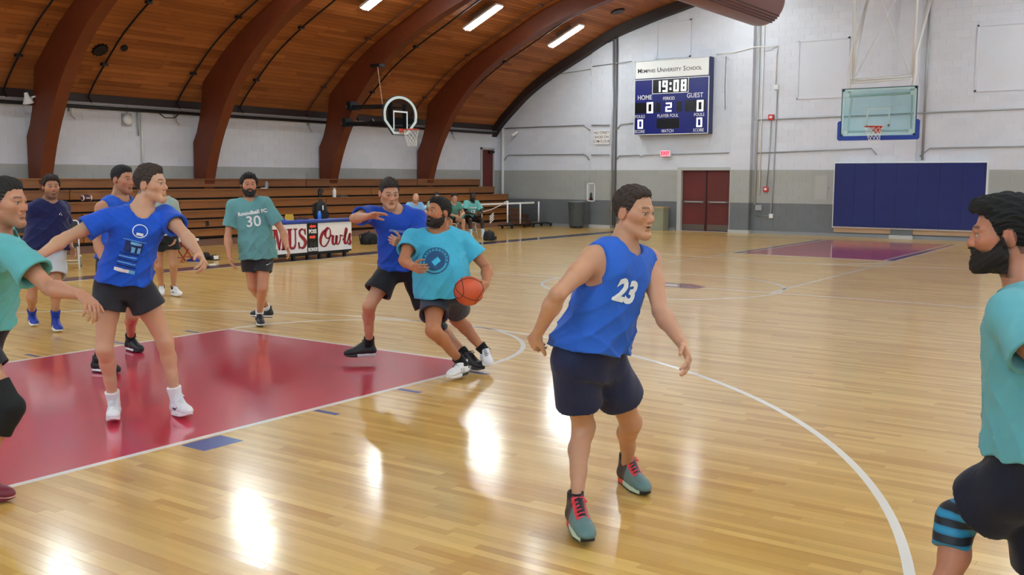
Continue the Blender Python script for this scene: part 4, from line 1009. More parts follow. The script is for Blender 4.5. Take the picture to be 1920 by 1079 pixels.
MB().tube([(0, 0, .1), (0, -.12, .08), (0, -.16, .03)], .015, 6).obj('bracket', m_whitepl, r); MB().tube([(.05, -.12, .06), (-.08, -.26, -.08)], .05, 10).obj('camera_body', m_whitepl, r)
# horn lamp on the first arch
p = onx(80, 187, -14.1)
r = empty('spot_lamp', (-14.05, -2.43, 3.38), 'white cone lamp clamped to the first arch', 'lamp')
MB().tube([(.1, 0, .06), (.03, -.05, .04)], .02, 8).obj('swivel', m_whitepl, r)
mb = MB().lathe((0, 0, 0), [(.001, .18), (.04, .17), (.05, .1), (.1, -.02), (.12, -.06), (.11, -.06), (.04, .08), (.001, .1)], 18); o = mb.obj('lamp_shade', m_whitepl, r, smooth=True); o.location = (.0, -.12, -.03); o.rotation_euler = (.3, .15, 0)
p = onx(240, 224, -14.42)
r = empty('wall_speaker', (-14.5, p[1], p[2]), 'round-cornered white wall speaker between the first two arches', 'speaker')
MB().box(0, .04, -.13, .13, -.16, .14).obj('backplate', m_galv, r)
MB().lathe((.04, 0, .0), [(0, 0), (.13, 0), (.13, .05), (.09, .09), (0, .1)], 20, 'x').obj('speaker_body', m_whitepl, r, smooth=True)
MB().tube([(.05, 0, .14), (.05, 0, .5)], .015, 6).obj('conduit_drop', m_galv, r)
p = onx(266, 240, -14.45)
pipe('conduit', [(-14.45, p[1], 1.7), (-14.45, p[1], 3.35)], .025, m_pipew, 'white conduit on the side wall next to the round speaker')
pipe('conduit', [(-14.45, p[1]-.1, 2.7), (-14.45, p[1]-.12, 3.38)], .02, m_galv, 'short grey conduit with an open end beside the round speaker')
a = onx(290, 205, -14.3); b_ = onx(342, 208, -14.3)
setp(MB().tube([(-14.3, a[1], 3.35), (-14.3, a[1]+(b_[1]-a[1])*.35, 3.17), (-14.3, a[1]+(b_[1]-a[1])*.7, 3.18), (-14.3, b_[1], 3.36)], .014, 6).obj('cable', m_dark, smooth=True), 'sagging dark cable below the eave between the first arches', 'cable')
for px in (133, 330, 580, 850):
    a = onx(px, 205, -14.4); mb = MB().tube([(-14.44, a[1], 3.3), (-14.44, a[1]+.04, 3.1), (-14.4, a[1]+.1, 3.02)], .012, 6).box(-14.5, -14.42, a[1]-.03, a[1]+.03, 3.2, 3.3)
    setp(mb.obj('pipe_bracket', m_galv), {133: 'small hook bracket on the side wall next to the first arch', 330: 'small hook bracket on the side wall just before the second arch', 580: 'small hook bracket on the side wall before the third arch', 850: 'small hook bracket on the side wall beyond the fourth arch'}[px], 'bracket')
# round vents on the vault
for px, py, s_, lab in ((187, 92, .16, 'round dark vent with a ragged rim on the pine vault'), (232, 88, .08, 'small dark round vent beside the larger one on the vault'), (1158, 20, .2, 'flat dark round vent high on the vault near the end wall')):
    d = ray(px, py); P = None
    for t in np.linspace(8, 40, 3000):
        q = CAM_C+d*t
        if q[2] > roofz(q[0]) and q[0] < 0: P = q; break
    tn = rooftan(P[0]); r = empty('roof_vent', (P[0], P[1], roofz(P[0])), lab, 'vent')
    r.rotation_euler = (0, -math.atan2(tn[1], tn[0]), 0)
    MB().lathe((0, 0, -.05), [(0, 0), (s_, 0), (s_, .05), (0, .05)], 18).obj('vent_ring', m_dark, r)
    if s_ > .1:
        mb = MB()
        for k in range(12): a = k*math.pi/6; mb.box(s_*1.05*math.cos(a)-.015, s_*1.05*math.cos(a)+.015, s_*1.05*math.sin(a)-.015, s_*1.05*math.sin(a)+.015, -.04, 0)
        mb.obj('vent_tab', m_dark, r)
# ---------------------------------------------------------------- people: smooth signed-distance bodies turned into meshes
def nrm(v): v = np.asarray(v, float); return v/(np.linalg.norm(v)+1e-12)
class Field:
    """a list of solids joined smoothly, evaluated on a regular grid"""
    def __init__(s): s.p = []
    def cone(s, a, b, ra, rb, k=.02, flat=None, op='+'):
        a = np.asarray(a, float); b = np.asarray(b, float); m = max(ra, rb)+k*1.5+.02
        s.p.append(('cone', (a, b, ra, rb, flat), k, np.minimum(a, b)-m, np.maximum(a, b)+m, op)); return s
    def ell(s, c, R_, rad, k=.02, op='+'):
        c = np.asarray(c, float); rad = np.asarray(rad, float); m = max(rad)+k*1.5+.02
        s.p.append(('ell', (c, np.asarray(R_, float), rad), k, c-m, c+m, op)); return s
    def loft(s, fr, tab, k=.03, w0=-.2, w1=1., op='+', grow=0., rnd=.02, sq=2.):
        """fr: dict P,N (axis), R0,R1 (side vectors) ; tab rows: w, rx, ry, cy"""
        P, N = fr['P'], fr['N']; m = .42*fr['s']
        s.p.append(('loft', (fr, np.array(tab, float), w0, w1, grow, rnd, sq), k, np.minimum(P, N)-m, np.maximum(P, N)+m, op)); return s
    def fun(s, f, lo, hi, k=.02, op='+'): s.p.append(('fun', f, k, np.asarray(lo, float), np.asarray(hi, float), op)); return s
    @staticmethod
    def dist(kind, a, X):
        if kind == 'cone':
            p, q, ra, rb, flat = a; d = q-p; L2 = d@d+1e-12; Y = X-p; t = (Y@d)/L2; tc = np.clip(t, 0, 1)
            if flat is None: Z = Y-tc[..., None]*d; return np.sqrt((Z*Z).sum(-1))-(ra+(rb-ra)*tc)
            Ln = math.sqrt(L2); Z = Y-(np.maximum(t, 0) if flat == 'end' else t)[..., None]*d; r = np.sqrt((Z*Z).sum(-1))-(ra+(rb-ra)*np.clip(t, 0, 1.3))
            o = np.maximum(r, (t-1)*Ln)
            return o if flat == 'end' else np.maximum(o, -t*Ln)
        if kind == 'ell':
            c, R_, rad = a; Y = (X-c)@R_.T; q = Y/rad; n = np.linalg.norm(q, axis=-1); g = np.linalg.norm(q/rad, axis=-1)
            return n*(n-1)/(g+1e-9)
        if kind == 'loft':
            fr, tab, w0, w1, grow, rnd, sq = a; P, N = fr['P'], fr['N']; ax = N-P; Ln = np.linalg.norm(ax); ax = ax/Ln
            Y = X-P; w = (Y@ax)/Ln; wc = np.clip(w, 0, 1)[..., None]
            Rv = fr['R0']*(1-wc)+fr['R1']*wc; Rv = Rv-(Rv@ax)[..., None]*ax; Rv /= np.linalg.norm(Rv, axis=-1)[..., None]+1e-9
            Fv = np.cross(ax, Rv); u = (Y*Rv).sum(-1); v = (Y*Fv).sum(-1)
            if 'bend' in fr: v = v-fr['bend']*np.sin(np.clip(w, 0, 1)*math.pi)
            rx = np.interp(w, tab[:, 0], tab[:, 1])+grow; ry = np.interp(w, tab[:, 0], tab[:, 2])+grow; cy = np.interp(w, tab[:, 0], tab[:, 3])
            q1 = np.abs(u)/rx; q2 = np.abs(v-cy)/ry
            n = (q1**sq+q2**sq)**(1/sq); g = np.sqrt((q1/rx)**2+(q2/ry)**2)/(n+1e-6)
            d = (n-1)/(g+1e-6)*1.0
            d = np.where(n < .3, -.06, d)
            c1 = (w-w1)*Ln; c0 = (w0-w)*Ln
            def sm(x, y, k): h = np.maximum(k-np.abs(x-y), 0)/k; return np.maximum(x, y)+h*h*k/4
            return sm(sm(d, c1, rnd), c0, rnd)
        if kind == 'fun': return a(X)
    def evalp(s, X, lo=None, hi=None):
        """field at a flat list of points"""
        F = np.full(len(X), .3)
        for kind, a, k, plo, phi, op in s.p:
            m = np.nonzero((X > plo).all(1) & (X < phi).all(1))[0]
            if not len(m): continue
            d = Field.dist(kind, a, X[m]); A = F[m]
            if op == '+': hh = np.maximum(k-np.abs(A-d), 0)/k; F[m] = np.minimum(A, d)-hh*hh*k/4
            elif op == '-': d = -d; hh = np.maximum(k-np.abs(A-d), 0)/k; F[m] = np.maximum(A, d)+hh*hh*k/4
            elif op == 'add': F[m] = A+d
            elif op == 'and': F[m] = np.maximum(A, d)
        return F
    def grid(s, lo, hi, h, R=4):
        """coarse pass everywhere, fine pass only near the surface"""
        nc = np.maximum(np.ceil((hi-lo)/(h*R)).astype(int), 1); n = nc*R+1
        ax = [lo[i]+h*R*np.arange(nc[i]+1) for i in range(3)]
        Xc = np.stack(np.meshgrid(*ax, indexing='ij'), -1); Fc = s.evalp(Xc.reshape(-1, 3)).reshape(nc+1)
        near = np.abs(Fc) < h*R*1.5
        act = np.zeros(nc, bool)
        for dx in (0, 1):
            for dy in (0, 1):
                for dz in (0, 1): act |= near[dx:nc[0]+dx, dy:nc[1]+dy, dz:nc[2]+dz]
        F = np.repeat(np.repeat(np.repeat(Fc[:-1, :-1, :-1], R, 0), R, 1), R, 2); F = np.pad(F, ((0, 1),)*3, mode='edge')
        m = np.repeat(np.repeat(np.repeat(act, R, 0), R, 1), R, 2); M = np.zeros(n, bool); M[:-1, :-1, :-1] = m; M[1:, :-1, :-1] |= m; M[:-1, 1:, :-1] |= m; M[:-1, :-1, 1:] |= m; M[1:, 1:, 1:] |= m
        I = np.argwhere(M)
        if len(I): F[tuple(I.T)] = s.evalp(lo+h*I)
        return F
    def bounds(s):
        P = [q for q in s.p if q[5] == '+']; return np.min([q[3] for q in P], 0), np.max([q[4] for q in P], 0)
    def mesh(s, h, lo=None, hi=None):
        if lo is None: lo, hi = s.bounds()
        lo = np.asarray(lo, float); hi = np.asarray(hi, float); F = s.grid(lo, hi, h)
        F[0], F[-1], F[:, 0], F[:, -1], F[:, :, 0], F[:, :, -1] = .1, .1, .1, .1, .1, .1
        return surfnet(F, lo, h)
def surfnet(F, o, h):
    S = F < 0; n = np.array(F.shape)-1
    cnt = np.zeros(n, np.int8)
    for dx in (0, 1):
        for dy in (0, 1):
            for dz in (0, 1): cnt += S[dx:n[0]+dx, dy:n[1]+dy, dz:n[2]+dz]
    act = (cnt > 0) & (cnt < 8); I = np.argwhere(act); idx = np.full(n, -1, np.int32); idx[act] = np.arange(len(I))
    acc = np.zeros((len(I), 3)); c = np.zeros(len(I))
    cor = [(0, 0, 0), (1, 0, 0), (0, 1, 0), (1, 1, 0), (0, 0, 1), (1, 0, 1), (0, 1, 1), (1, 1, 1)]
    val = [F[I[:, 0]+a, I[:, 1]+b, I[:, 2]+d] for a, b, d in cor]
    for i in range(8):
        for j in range(i+1, 8):
            if sum(abs(np.array(cor[i])-np.array(cor[j]))) != 1: continue
            m = (val[i] < 0) != (val[j] < 0); t = np.where(m, val[i]/(val[i]-val[j]+1e-12), 0)
            p = np.array(cor[i])+t[:, None]*(np.array(cor[j])-np.array(cor[i])); acc += np.where(m[:, None], p, 0); c += m
    V = o+h*(I+acc/np.maximum(c, 1)[:, None]); Q = []
    for a in range(3):
        b, d = (a+1) % 3, (a+2) % 3
        sl0 = [slice(None)]*3; sl1 = [slice(None)]*3; sl0[a] = slice(0, -1); sl1[a] = slice(1, None)
        ch = S[tuple(sl0)] != S[tuple(sl1)]; E_ = np.argwhere(ch)
        E_ = E_[(E_[:, b] > 0) & (E_[:, d] > 0) & (E_[:, b] < n[b]) & (E_[:, d] < n[d])]
        if not len(E_): continue
        eb = np.zeros(3, int); eb[b] = 1; ed = np.zeros(3, int); ed[d] = 1
        q = np.stack([idx[tuple((E_-eb-ed).T)], idx[tuple((E_-ed).T)], idx[tuple(E_.T)], idx[tuple((E_-eb).T)]], 1)
        ins = S[tuple(E_.T)]; q = np.where(ins[:, None], q, q[:, ::-1]); Q.append(q)
    Q = np.vstack(Q) if Q else np.zeros((0, 4), int); Q = Q[(Q >= 0).all(1)]
    return V, Q
def np_mesh(name, V, Q, m, origin=(0, 0, 0), col=None):
    V = V-np.asarray(origin); me = bpy.data.meshes.new(name)
    me.vertices.add(len(V)); me.vertices.foreach_set('co', V.astype(np.float32).ravel())
    me.loops.add(len(Q)*4); me.loops.foreach_set('vertex_index', Q.astype(np.int32).ravel())
    me.polygons.add(len(Q)); me.polygons.foreach_set('loop_start', np.arange(0, len(Q)*4, 4, dtype=np.int32))
    me.polygons.foreach_set('use_smooth', np.ones(len(Q), bool))
    if m is not None: me.materials.append(m)
    if col is not None:
        at = me.attributes.new('tint', 'FLOAT_COLOR', 'POINT'); at.data.foreach_set('color', np.hstack([col, np.ones((len(col), 1))]).astype(np.float32).ravel())
    me.update(calc_edges=True); me.validate(); return me
def smooth_mesh(V, Q, it=1, lam=.5):
    for _ in range(it):
        S = np.zeros_like(V); c = np.zeros(len(V))
        for i in range(4):
            for j in (1, 3): np.add.at(S, Q[:, i], V[Q[:, (i+j) % 4]]); np.add.at(c, Q[:, i], 1)
        V = V+lam*(S/np.maximum(c, 1)[:, None]-V)
    return V
def tintmat(name, rough=.5, sss=0., coat=0., sheen=0., bump=0., bs=200.):
    if name in MATS: return MATS[name]
    t = NT(name); a = t.n('ShaderNodeAttribute', attribute_name='tint'); t.l(a, 'Color', t.b, 'Base Color'); t.b.inputs['Roughness'].default_value = rough
    if sss: t.b.inputs['Subsurface Weight'].default_value = sss; t.b.inputs['Subsurface Radius'].default_value = (.012, .005, .003); t.b.inputs['Subsurface Scale'].default_value = 1.
    if coat: t.b.inputs['Coat Weight'].default_value = coat
    if sheen: t.b.inputs['Sheen Weight'].default_value = sheen
    if bump:
        g = t.n('ShaderNodeNewGeometry'); nb = t.n('ShaderNodeTexNoise', Scale=bs, Detail=2.); t.l(g, 'Position', nb, 'Vector')
        bp = t.n('ShaderNodeBump', Strength=.5, Distance=bump); t.l(nb, 'Fac', bp, 'Height'); t.l(bp, 'Normal', t.b, 'Normal')
    MATS[name] = t.m; return t.m
def clothmat(name, col, rough=.8, fold=.004, shine=0.):
    if name in MATS: return MATS[name]
    t = NT(name); b = t.b; c = s2l(col); b.inputs['Roughness'].default_value = rough; b.inputs['Sheen Weight'].default_value = .12
    b.inputs['Specular IOR Level'].default_value = .25+shine
    g = t.n('ShaderNodeTexCoord'); no = t.n('ShaderNodeTexNoise', Scale=5., Detail=3.); t.l(g, 'Object', no, 'Vector')
    hs = t.n('ShaderNodeHueSaturation'); hs.inputs['Color'].default_value = c; mr = t.n('ShaderNodeMapRange'); mr.inputs['To Min'].default_value = .9; mr.inputs['To Max'].default_value = 1.1
    t.l(no, 'Fac', mr, 'Value'); t.l(mr, 'Result', hs, 'Value'); t.l(hs, 'Color', b, 'Base Color')
    mp = t.n('ShaderNodeMapping'); mp.inputs['Scale'].default_value = (9, 9, 4); t.l(g, 'Object', mp, 'Vector')
    nb = t.n('ShaderNodeTexNoise', Scale=1., Detail=2., Distortion=1.2); t.l(mp, 'Vector', nb, 'Vector')
    bp = t.n('ShaderNodeBump', Strength=.8, Distance=fold*2.5); t.l(nb, 'Fac', bp, 'Height'); t.l(bp, 'Normal', b, 'Normal')
    MATS[name] = t.m; return t.m
m_skin = tintmat('skin', .5, sss=.15, bump=.0006, bs=260.); m_shoe = tintmat('shoe_paint', .45)
def lin(c): return np.array(s2l(c)[:3])
def sstep(x, a, b): t = np.clip((x-a)/(b-a), 0, 1); return t*t*(3-2*t)
def hash3(V, s=1.): return (np.sin(V[:, 0]*127.1*s+V[:, 1]*311.7*s+V[:, 2]*74.7*s)*43758.5453) % 1.

def vnoise(X, f, seed=0):
    """cheap smooth noise from rotated sines"""
    r = np.random.RandomState(seed); o = 0
    for k in range(4):
        d = r.randn(3); d /= np.linalg.norm(d); o = o+np.sin((X@d)*f*(1+.4*k)+r.rand()*6.28+1.3*np.sin((X@np.roll(d, 1))*f*.7+r.rand()*6))
    return o/4

def sph(P, px, L_, sign, ref=None):
    """point on the pixel ray at distance L_ from P; sign -1 nearer the camera, +1 farther"""
    d = nrm(ray(*px)); o = CAM_C-P; b = o@d; c = o@o-L_*L_; D = b*b-c
    t = -b+(sign*math.sqrt(D) if D > 0 else 0); return CAM_C+d*t
def midjoint(A, B, px, la, lb, fwd, w=.3):
    d = nrm(ray(*px)); t0 = (A-CAM_C)@d; best = None
    for t in np.linspace(t0-.7, t0+.7, 281):
        K = CAM_C+d*t; e = (np.linalg.norm(K-A)-la)**2+(np.linalg.norm(K-B)-lb)**2-w*.05*((K-(A+B)/2)@fwd)
        if best is None or e < best[0]: best = (e, K)
    return best[1]
CAMH = nrm([CF[0], CF[1], 0]); CAMR = nrm([CR[0], CR[1], 0])
def facing(deg): a = math.radians(deg); return -CAMH*math.cos(a)+CAMR*math.sin(a)       # 0 towards the camera, +90 to the picture's right

HAIRS = {}
def make_shoe(A, T, s, style, parent, org, h):
    """A ankle centre, T toe tip (world)"""
    d = T-A; dh = math.hypot(d[0], d[1]); hdir = nrm([d[0], d[1], 0]) if dh > 1e-3 else CAMR
    pitch = math.atan2(d[2], dh)-math.atan2(-.068, .215)
    f = hdir*math.cos(pitch)+np.array([0, 0, 1.])*math.sin(pitch); u = -hdir*math.sin(pitch)+np.array([0, 0, 1.])*math.cos(pitch); r = np.cross(f, u)
    M = np.stack([r, f, u]); O = A-s*(M.T@np.array([0, .062, .098]))
    key = (style['name'], round(s, 2), round(h, 4))
    if key not in HAIRS:
        hi = style.get('high', .0)
        I3 = np.eye(3)
        F = Field()
        F.ell((0, .195, .047), I3, (.046, .082, .034), k=.02).ell((0, .245, .035), I3, (.039, .045, .024), .02)
        F.cone((0, .165, .066), (0, .095, .112), .030, .035, .03).cone((0, .05, .06), (0, .05, .125+hi), .040, .037, .03).cone((0, .03, .05), (0, .12, .05), .036, .042, .03)
        F.cone((0, .055, .13+hi), (0, .05, .19+hi), .026, .026, .008, op='-')
        F.fun(lambda X: .026-X[..., 2], (-.1, -.1, -.1), (.1, .4, .3), op='and')
        F.fun(lambda X: X[..., 2]-(.135+hi-.12*np.clip(X[..., 1]-.06, -.2, .0)), (-.1, -.1, -.1), (.1, .4, .3), op='and')
        V, Q = F.mesh(h, (-.07, -.02, 0), (.07, .31, .2+hi)); V = smooth_mesh(V, Q, 1, .4)
        c = style['col'](V); up = np_mesh('shoe', V*s, Q, m_shoe, col=c)
        def sole2d(X):
            x, y, z = X[..., 0], X[..., 1], X[..., 2]
            def seg(ax, ay, bx, by, ra, rb):
                t = np.clip(((x-ax)*(bx-ax)+(y-ay)*(by-ay))/((bx-ax)**2+(by-ay)**2), 0, 1); return np.hypot(x-ax-t*(bx-ax), y-ay-t*(by-ay))-(ra+(rb-ra)*t)
            d2 = np.minimum(seg(0, .04, .003, .19, .040, .049), seg(.003, .19, 0, .255, .049, .037))
            rise = .018*np.clip((y-.21)/.08, 0, 1)**2; zt = .030+.012*np.clip((.1-y)/.1, 0, 1)
            q = np.abs(z-(zt+rise)/2)-(zt-rise)/2; return np.maximum(d2+.004, q)+.0
        F = Field().fun(sole2d, (-.08, -.05, -.02), (.08, .33, .07)); V, Q = F.mesh(h, (-.07, -.02, -.012), (.07, .31, .06)); V = smooth_mesh(V, Q, 1, .5)
        so = np_mesh('sole', V*s, Q, m_shoe, col=style['sole'](V))
        mb = MB()
        for i in range(6):
            y = .185-.018*i; z = .084+.0105*i
            mb.tube([(-.026, y, z-.008), (-.012, y-.004, z+.005), (.012, y+.010, z+.007), (.026, y+.006, z-.006)], .0034, 5)
        for sg in (-1, 1): mb.tube([(0, .10, .146), (sg*.02, .115, .15), (sg*.035, .12, .128), (sg*.02, .118, .135)], .003, 5)
        if hi < -.02: mb = MB().tube([(-.02, .15, .095), (.02, .15, .095)], .003, 4)
        la = mb
        la.v = [tuple(c_*s for c_ in v) for v in la.v]; lm = la.mesh('laces', mat('lace_'+style['name'], style['lace'], .7), True)
        HAIRS[key] = (up, so, lm)
    up, so, lm = HAIRS[key]
    W4 = Matrix(((r[0], f[0], u[0], O[0]-org[0]), (r[1], f[1], u[1], O[1]-org[1]), (r[2], f[2], u[2], O[2]-org[2]), (0, 0, 0, 1)))
    o = shared(up, 'shoe', parent, W4); shared(so, 'sole', o, Matrix.Identity(4)); shared(lm, 'laces', o, Matrix.Identity(4))
    return o

def person(sp):
    s = sp.get('H', 1.8)/1.8; sp.setdefault('face', 0); bw = sp.get('build', 1.); px = sp.get('px'); D = sp.get('D'); hB = sp.get('h', .008)
    J = {}; sg = sp.get('sg', {}); Ltor = sp.get('tor', .50)*s; hw = .092*s
    if 'J3' in sp:
        J = sp['J3']; tf = pf = sp['fdir3']
    else:
        J['pel'] = depth(*px['pel'], D)
        Ltor = sp.get('tor', .50)*s
        J['nb'] = sph(J['pel'], px['nb'], Ltor, sg.get('nb', -1))
        J['head'] = sph(J['nb'], px['head'], .165*s, sg.get('head', -1))
        sw = sp.get('sw', .185)*s*(.6+.4*bw); hw = .092*s
        tf = facing(sp['face']); pf = facing(sp.get('pface', sp['face']))
        J['sR'] = sph(J['nb'], px['sR'], sw, sg.get('sR', -1)); J['sL'] = sph(J['nb'], px['sL'], sw, sg.get('sL', 1))
        if 'hR' in px: J['hR'] = depth(*px['hR'], D+sg.get('dhR', 0)); J['hL'] = depth(*px['hL'], D+sg.get('dhL', 0))
        else:
            ax = nrm(J['nb']-J['pel']); pr = nrm(np.cross(pf, (0, 0, 1.))); J['hR'] = J['pel']+pr*hw-ax*.02*s; J['hL'] = J['pel']-pr*hw-ax*.02*s
        for S in 'RL':
            if 'e'+S in px: J['e'+S] = sph(J['s'+S], px['e'+S], .295*s, sg.get('e'+S, -1)); J['w'+S] = sph(J['e'+S], px['w'+S], .265*s, sg.get('w'+S, -1)); J['t'+S] = sph(J['w'+S], px['t'+S], .18*s, sg.get('t'+S, -1))
            if 'a'+S in px:
                if 'da'+S in sg: J['a'+S] = depth(*px['a'+S], D+sg['da'+S])
                else: J['a'+S] = onz(*px['a'+S], sp.get('az'+S, .105*s))
                q = px['o'+S]
                if sg.get('o'+S): J['o'+S] = sph(J['a'+S], q, .225*s, sg.get('o'+S, -1))
                else:
                    t_ = onz(*q, .03)-J['a'+S]; t_[2] = 0; J['o'+S] = J['a'+S]+nrm(t_)*.215*s+np.array([0, 0, -.068*s+sp.get('oz'+S, 0.)])
                J['k'+S] = midjoint(J['h'+S], J['a'+S], px['k'+S], .44*s, .41*s, pf)
    if sp.get('dbg'): print(sp['dbg'], {a+b: round(float(np.linalg.norm(J[a]-J[b]))/s, 3) for a, b in (('pel', 'nb'), ('nb', 'head'), ('nb', 'sR'), ('nb', 'sL'), ('sR', 'sL'), ('sR', 'eR'), ('eR', 'wR'), ('sL', 'eL'), ('eL', 'wL'), ('hR', 'kR'), ('kR', 'aR'), ('hL', 'kL'), ('kL', 'aL'), ('aR', 'oR'), ('aL', 'oL')) if a in J and b in J}, 'ankle z', [round(float(J[q][2]), 2) for q in ('aR', 'aL') if q in J])
    org = np.array([J['pel'][0], J['pel'][1], 0.])
    if 'aR' in J and 'aL' in J and not sp.get('seated'): org[:2] = (J['aR'][:2]+J['aL'][:2])/2
    ax = nrm(J['nb']-J['pel'])
    shl = nrm(J['sR']-J['sL']); hip = nrm(J['hR']-J['hL'])
    tw = sp.get('tw', .5)
    tr_ = nrm(np.cross(tf, ax)); shv = nrm(tr_*(1-tw)+nrm(shl-ax*(shl@ax))*tw) if tr_@shl > 0 else tr_
    hpv = nrm(hip-ax*(hip@ax))
    fr = dict(P=J['pel'], N=J['nb'], R0=hpv, R1=shv, s=s, bend=sp.get('bend', -.0)*s)
    fw = nrm(np.cross(ax, shv))
    b = bw*s; bel = sp.get('belly', 0.)*s
    tab = [(-.3, .10*b, .08*b, 0), (-.16, .145*b, .10*b, -.005), (0, .165*b, .115*b, -.01), (.15, .158*b+bel*.4, .108*b+bel*.6, bel*.5), (.38, .142*b+bel*.5, .10*b+bel*.7, bel*.6+.005), (.6, .155*b+bel*.2, .112*b+bel*.2, .008), (.76, .163*b, .115*b, .005), (.9, .15*b, .098*b, -.005), (1., .09*b, .07*b, -.01), (1.1, .06*b, .06*b, -.01)]
    # head frame
    hd = sp.get('hdir', sp['face']); hf = nrm((sp['hdir3'] if 'hdir3' in sp else facing(hd))+np.array([0, 0, 1.])*math.tan(math.radians(sp.get('hpitch', 0))))
    hu0 = nrm(np.array([0, 0, 1.])+.0*ax+CAMR*math.tan(math.radians(sp.get('hroll', 0)))); hr = nrm(np.cross(hf, hu0)); hu = np.cross(hr, hf)
    HM = np.stack([hr, hf, hu]); HC = J['head']; hs = s*sp.get('hs', 1.)
    def H(x, y, z): return HC+hs*(HM.T@np.array([x, y, z]))
    B = Field()
    B.loft(fr, tab, .03, -.22, 1.0, rnd=.05)
    for S, sgn in (('R', 1), ('L', -1)):
        sh = J['s'+S]; B.cone(J['nb']-ax*.03*s+sgn*shv*.05*s, sh, .045*b, .052*b, .05)
        B.cone(J['nb']-ax*.12*s+sgn*shv*.08*s+fw*.03*s, sh-ax*.03*s, .06*b, .05*b, .05)
    nk = J['nb']
    B.cone(nk-ax*.03*s, H(0, -.02, -.06), .062*s*sp.get('neck', 1.), .053*s*sp.get('neck', 1.), .035); B.cone(nk-ax*.02*s+shv*.05*s, H(.01, -.03, -.06), .03*s, .035*s, .04); B.cone(nk-ax*.02*s-shv*.05*s, H(-.01, -.03, -.06), .03*s, .035*s, .04)
    am = sp.get('arm', 1.)*s; lg = sp.get('leg', 1.)*s
    hands = []
    for S, sgn in (('R', 1), ('L', -1)):
        if 'e'+S in J:
            a, e, w, t = J['s'+S], J['e'+S], J['w'+S], J['t'+S]
            d1 = nrm(e-a); d2 = nrm(w-e)
            B.cone(a, a+(e-a)*.45, .054*am, .050*am, .03).cone(a+(e-a)*.4, e, .049*am, .036*am, .02).cone(e, e+(w-e)*.3, .038*am, .043*am, .02).cone(e+(w-e)*.25, w, .043*am, .0255*am, .02)
            hdv = nrm(t-w); pal = sp.get('palm'+S)
            pn = facing(pal[0])*math.cos(math.radians(pal[1]))+np.array([0, 0, 1.])*math.sin(math.radians(pal[1])) if pal else (J['pel']+J['nb'])/2-w
            pn = nrm(pn-hdv*(pn@hdv)); th = np.cross(hdv, pn)*sgn
            hands.append((w, hdv, pn, th, sp.get('curl'+S, sp.get('curl', 18)), S))
        if 'k'+S in J:
            hp, kn, an = J['h'+S], J['k'+S], J['a'+S]
            sd = nrm(kn-hp); back = nrm(-(nrm(np.cross(nrm(an-kn), np.cross(pf, nrm(an-kn))))))
            pfw = nrm(pf-nrm(an-kn)*(pf@nrm(an-kn)))
            B.cone(hp, hp+(kn-hp)*.45, .086*lg, .076*lg, .05).cone(hp+(kn-hp)*.4, kn, .076*lg, .053*lg, .03)
            B.cone(kn+pfw*.008, kn+(an-kn)*.08+pfw*.006, .052*lg, .048*lg, .02)
            B.cone(kn, kn+(an-kn)*.3-pfw*.018*s, .050*lg, .052*lg, .03).cone(kn+(an-kn)*.28-pfw*.018*s, kn+(an-kn)*.62-pfw*.008*s, .052*lg, .038*lg, .02).cone(kn+(an-kn)*.55, an, .037*lg, .033*lg, .02)
            ft = nrm(J['o'+S]-an); B.cone(an, an+(J['o'+S]-an)*.35, .034*s, .034*s, .02)
    # hands: palm, four unequal fingers, thumb
    for w, d, n, t, curl, S in hands:
        hs_ = s*sp.get('hand', 1.)
        kn_ = [(.092, .030, .0090, (.040, .025, .021)), (.097, .010, .0092, (.045, .029, .022)), (.092, -.010, .0088, (.041, .027, .021)), (.083, -.028, .0078, (.032, .020, .018))]
        for la, lt, r_, segs in kn_:
            k0 = w+hs_*(d*la+t*lt); B.cone(w+hs_*(d*.012+t*lt*.45), k0, .0165*hs_, .0125*hs_, .012)
            p = k0; ang = curl*.5; spread = lt*3.2
            for q, sl in enumerate(segs):
                ang += curl*(.6 if q == 0 else .9); a_ = math.radians(ang); dv = nrm(d*math.cos(a_)+n*math.sin(a_)+t*spread*.4)
                p2 = p+dv*sl*hs_; B.cone(p, p2, r_*(1-.06*q)*hs_, r_*(.93-.08*q)*hs_, .0035); p = p2
        tb = w+hs_*(d*.022+t*.020); td = nrm(d*.62+t*.68+n*.25); p1 = tb+td*.045*hs_; td2 = nrm(d*.8+t*.42+n*.35); p2 = p1+td2*.034*hs_; td3 = nrm(d*.88+t*.2+n*.42); p3 = p2+td3*.027*hs_
        B.cone(tb, p1, .0175*hs_, .0125*hs_, .014).cone(p1, p2, .0115*hs_, .0100*hs_, .004).cone(p2, p3, .0100*hs_, .0082*hs_, .003)
    # head
    fat = sp.get('jowl', 1.); I = HM; nb0 = len(B.p)
    def E(c, r_, k=.02, op='+'): B.ell(H(*c), I, np.array(r_)*hs, k*hs, op)
    def Cn(a, c, ra, rb, k=.015, op='+'): B.cone(H(*a), H(*c), ra*hs, rb*hs, k*hs, None, op)
    E((0, -.014, .034), (.077, .098, .088)); E((0, .028, -.03), (.059*fat, .066, .083), .03)
    for q in (-1, 1):
        Cn((q*.052*fat, .0, -.058), (q*.012, .078, -.100), .020*fat, .019, .03); Cn((q*.044, .062, -.016), (q*.05, .03, -.012), .020, .020, .025)
        Cn((q*.014, .086, .024), (q*.044, .068, .025), .0125, .011, .014)
    E((0, .076, -.102), (.024, .020, .018), .02)
    Cn((0, .087, .014), (0, .103, -.020), .0080, .0105, .012); Cn((0, .104, -.020), (0, .107, -.026), .0112, .011, .01)
    for q in (-1, 1): E((q*.0118, .096, -.031), (.0078, .010, .0075), .006)
    for q in (-1, 1): E((q*.032, .099, .005), (.0175, .016, .0115), .014, '-')
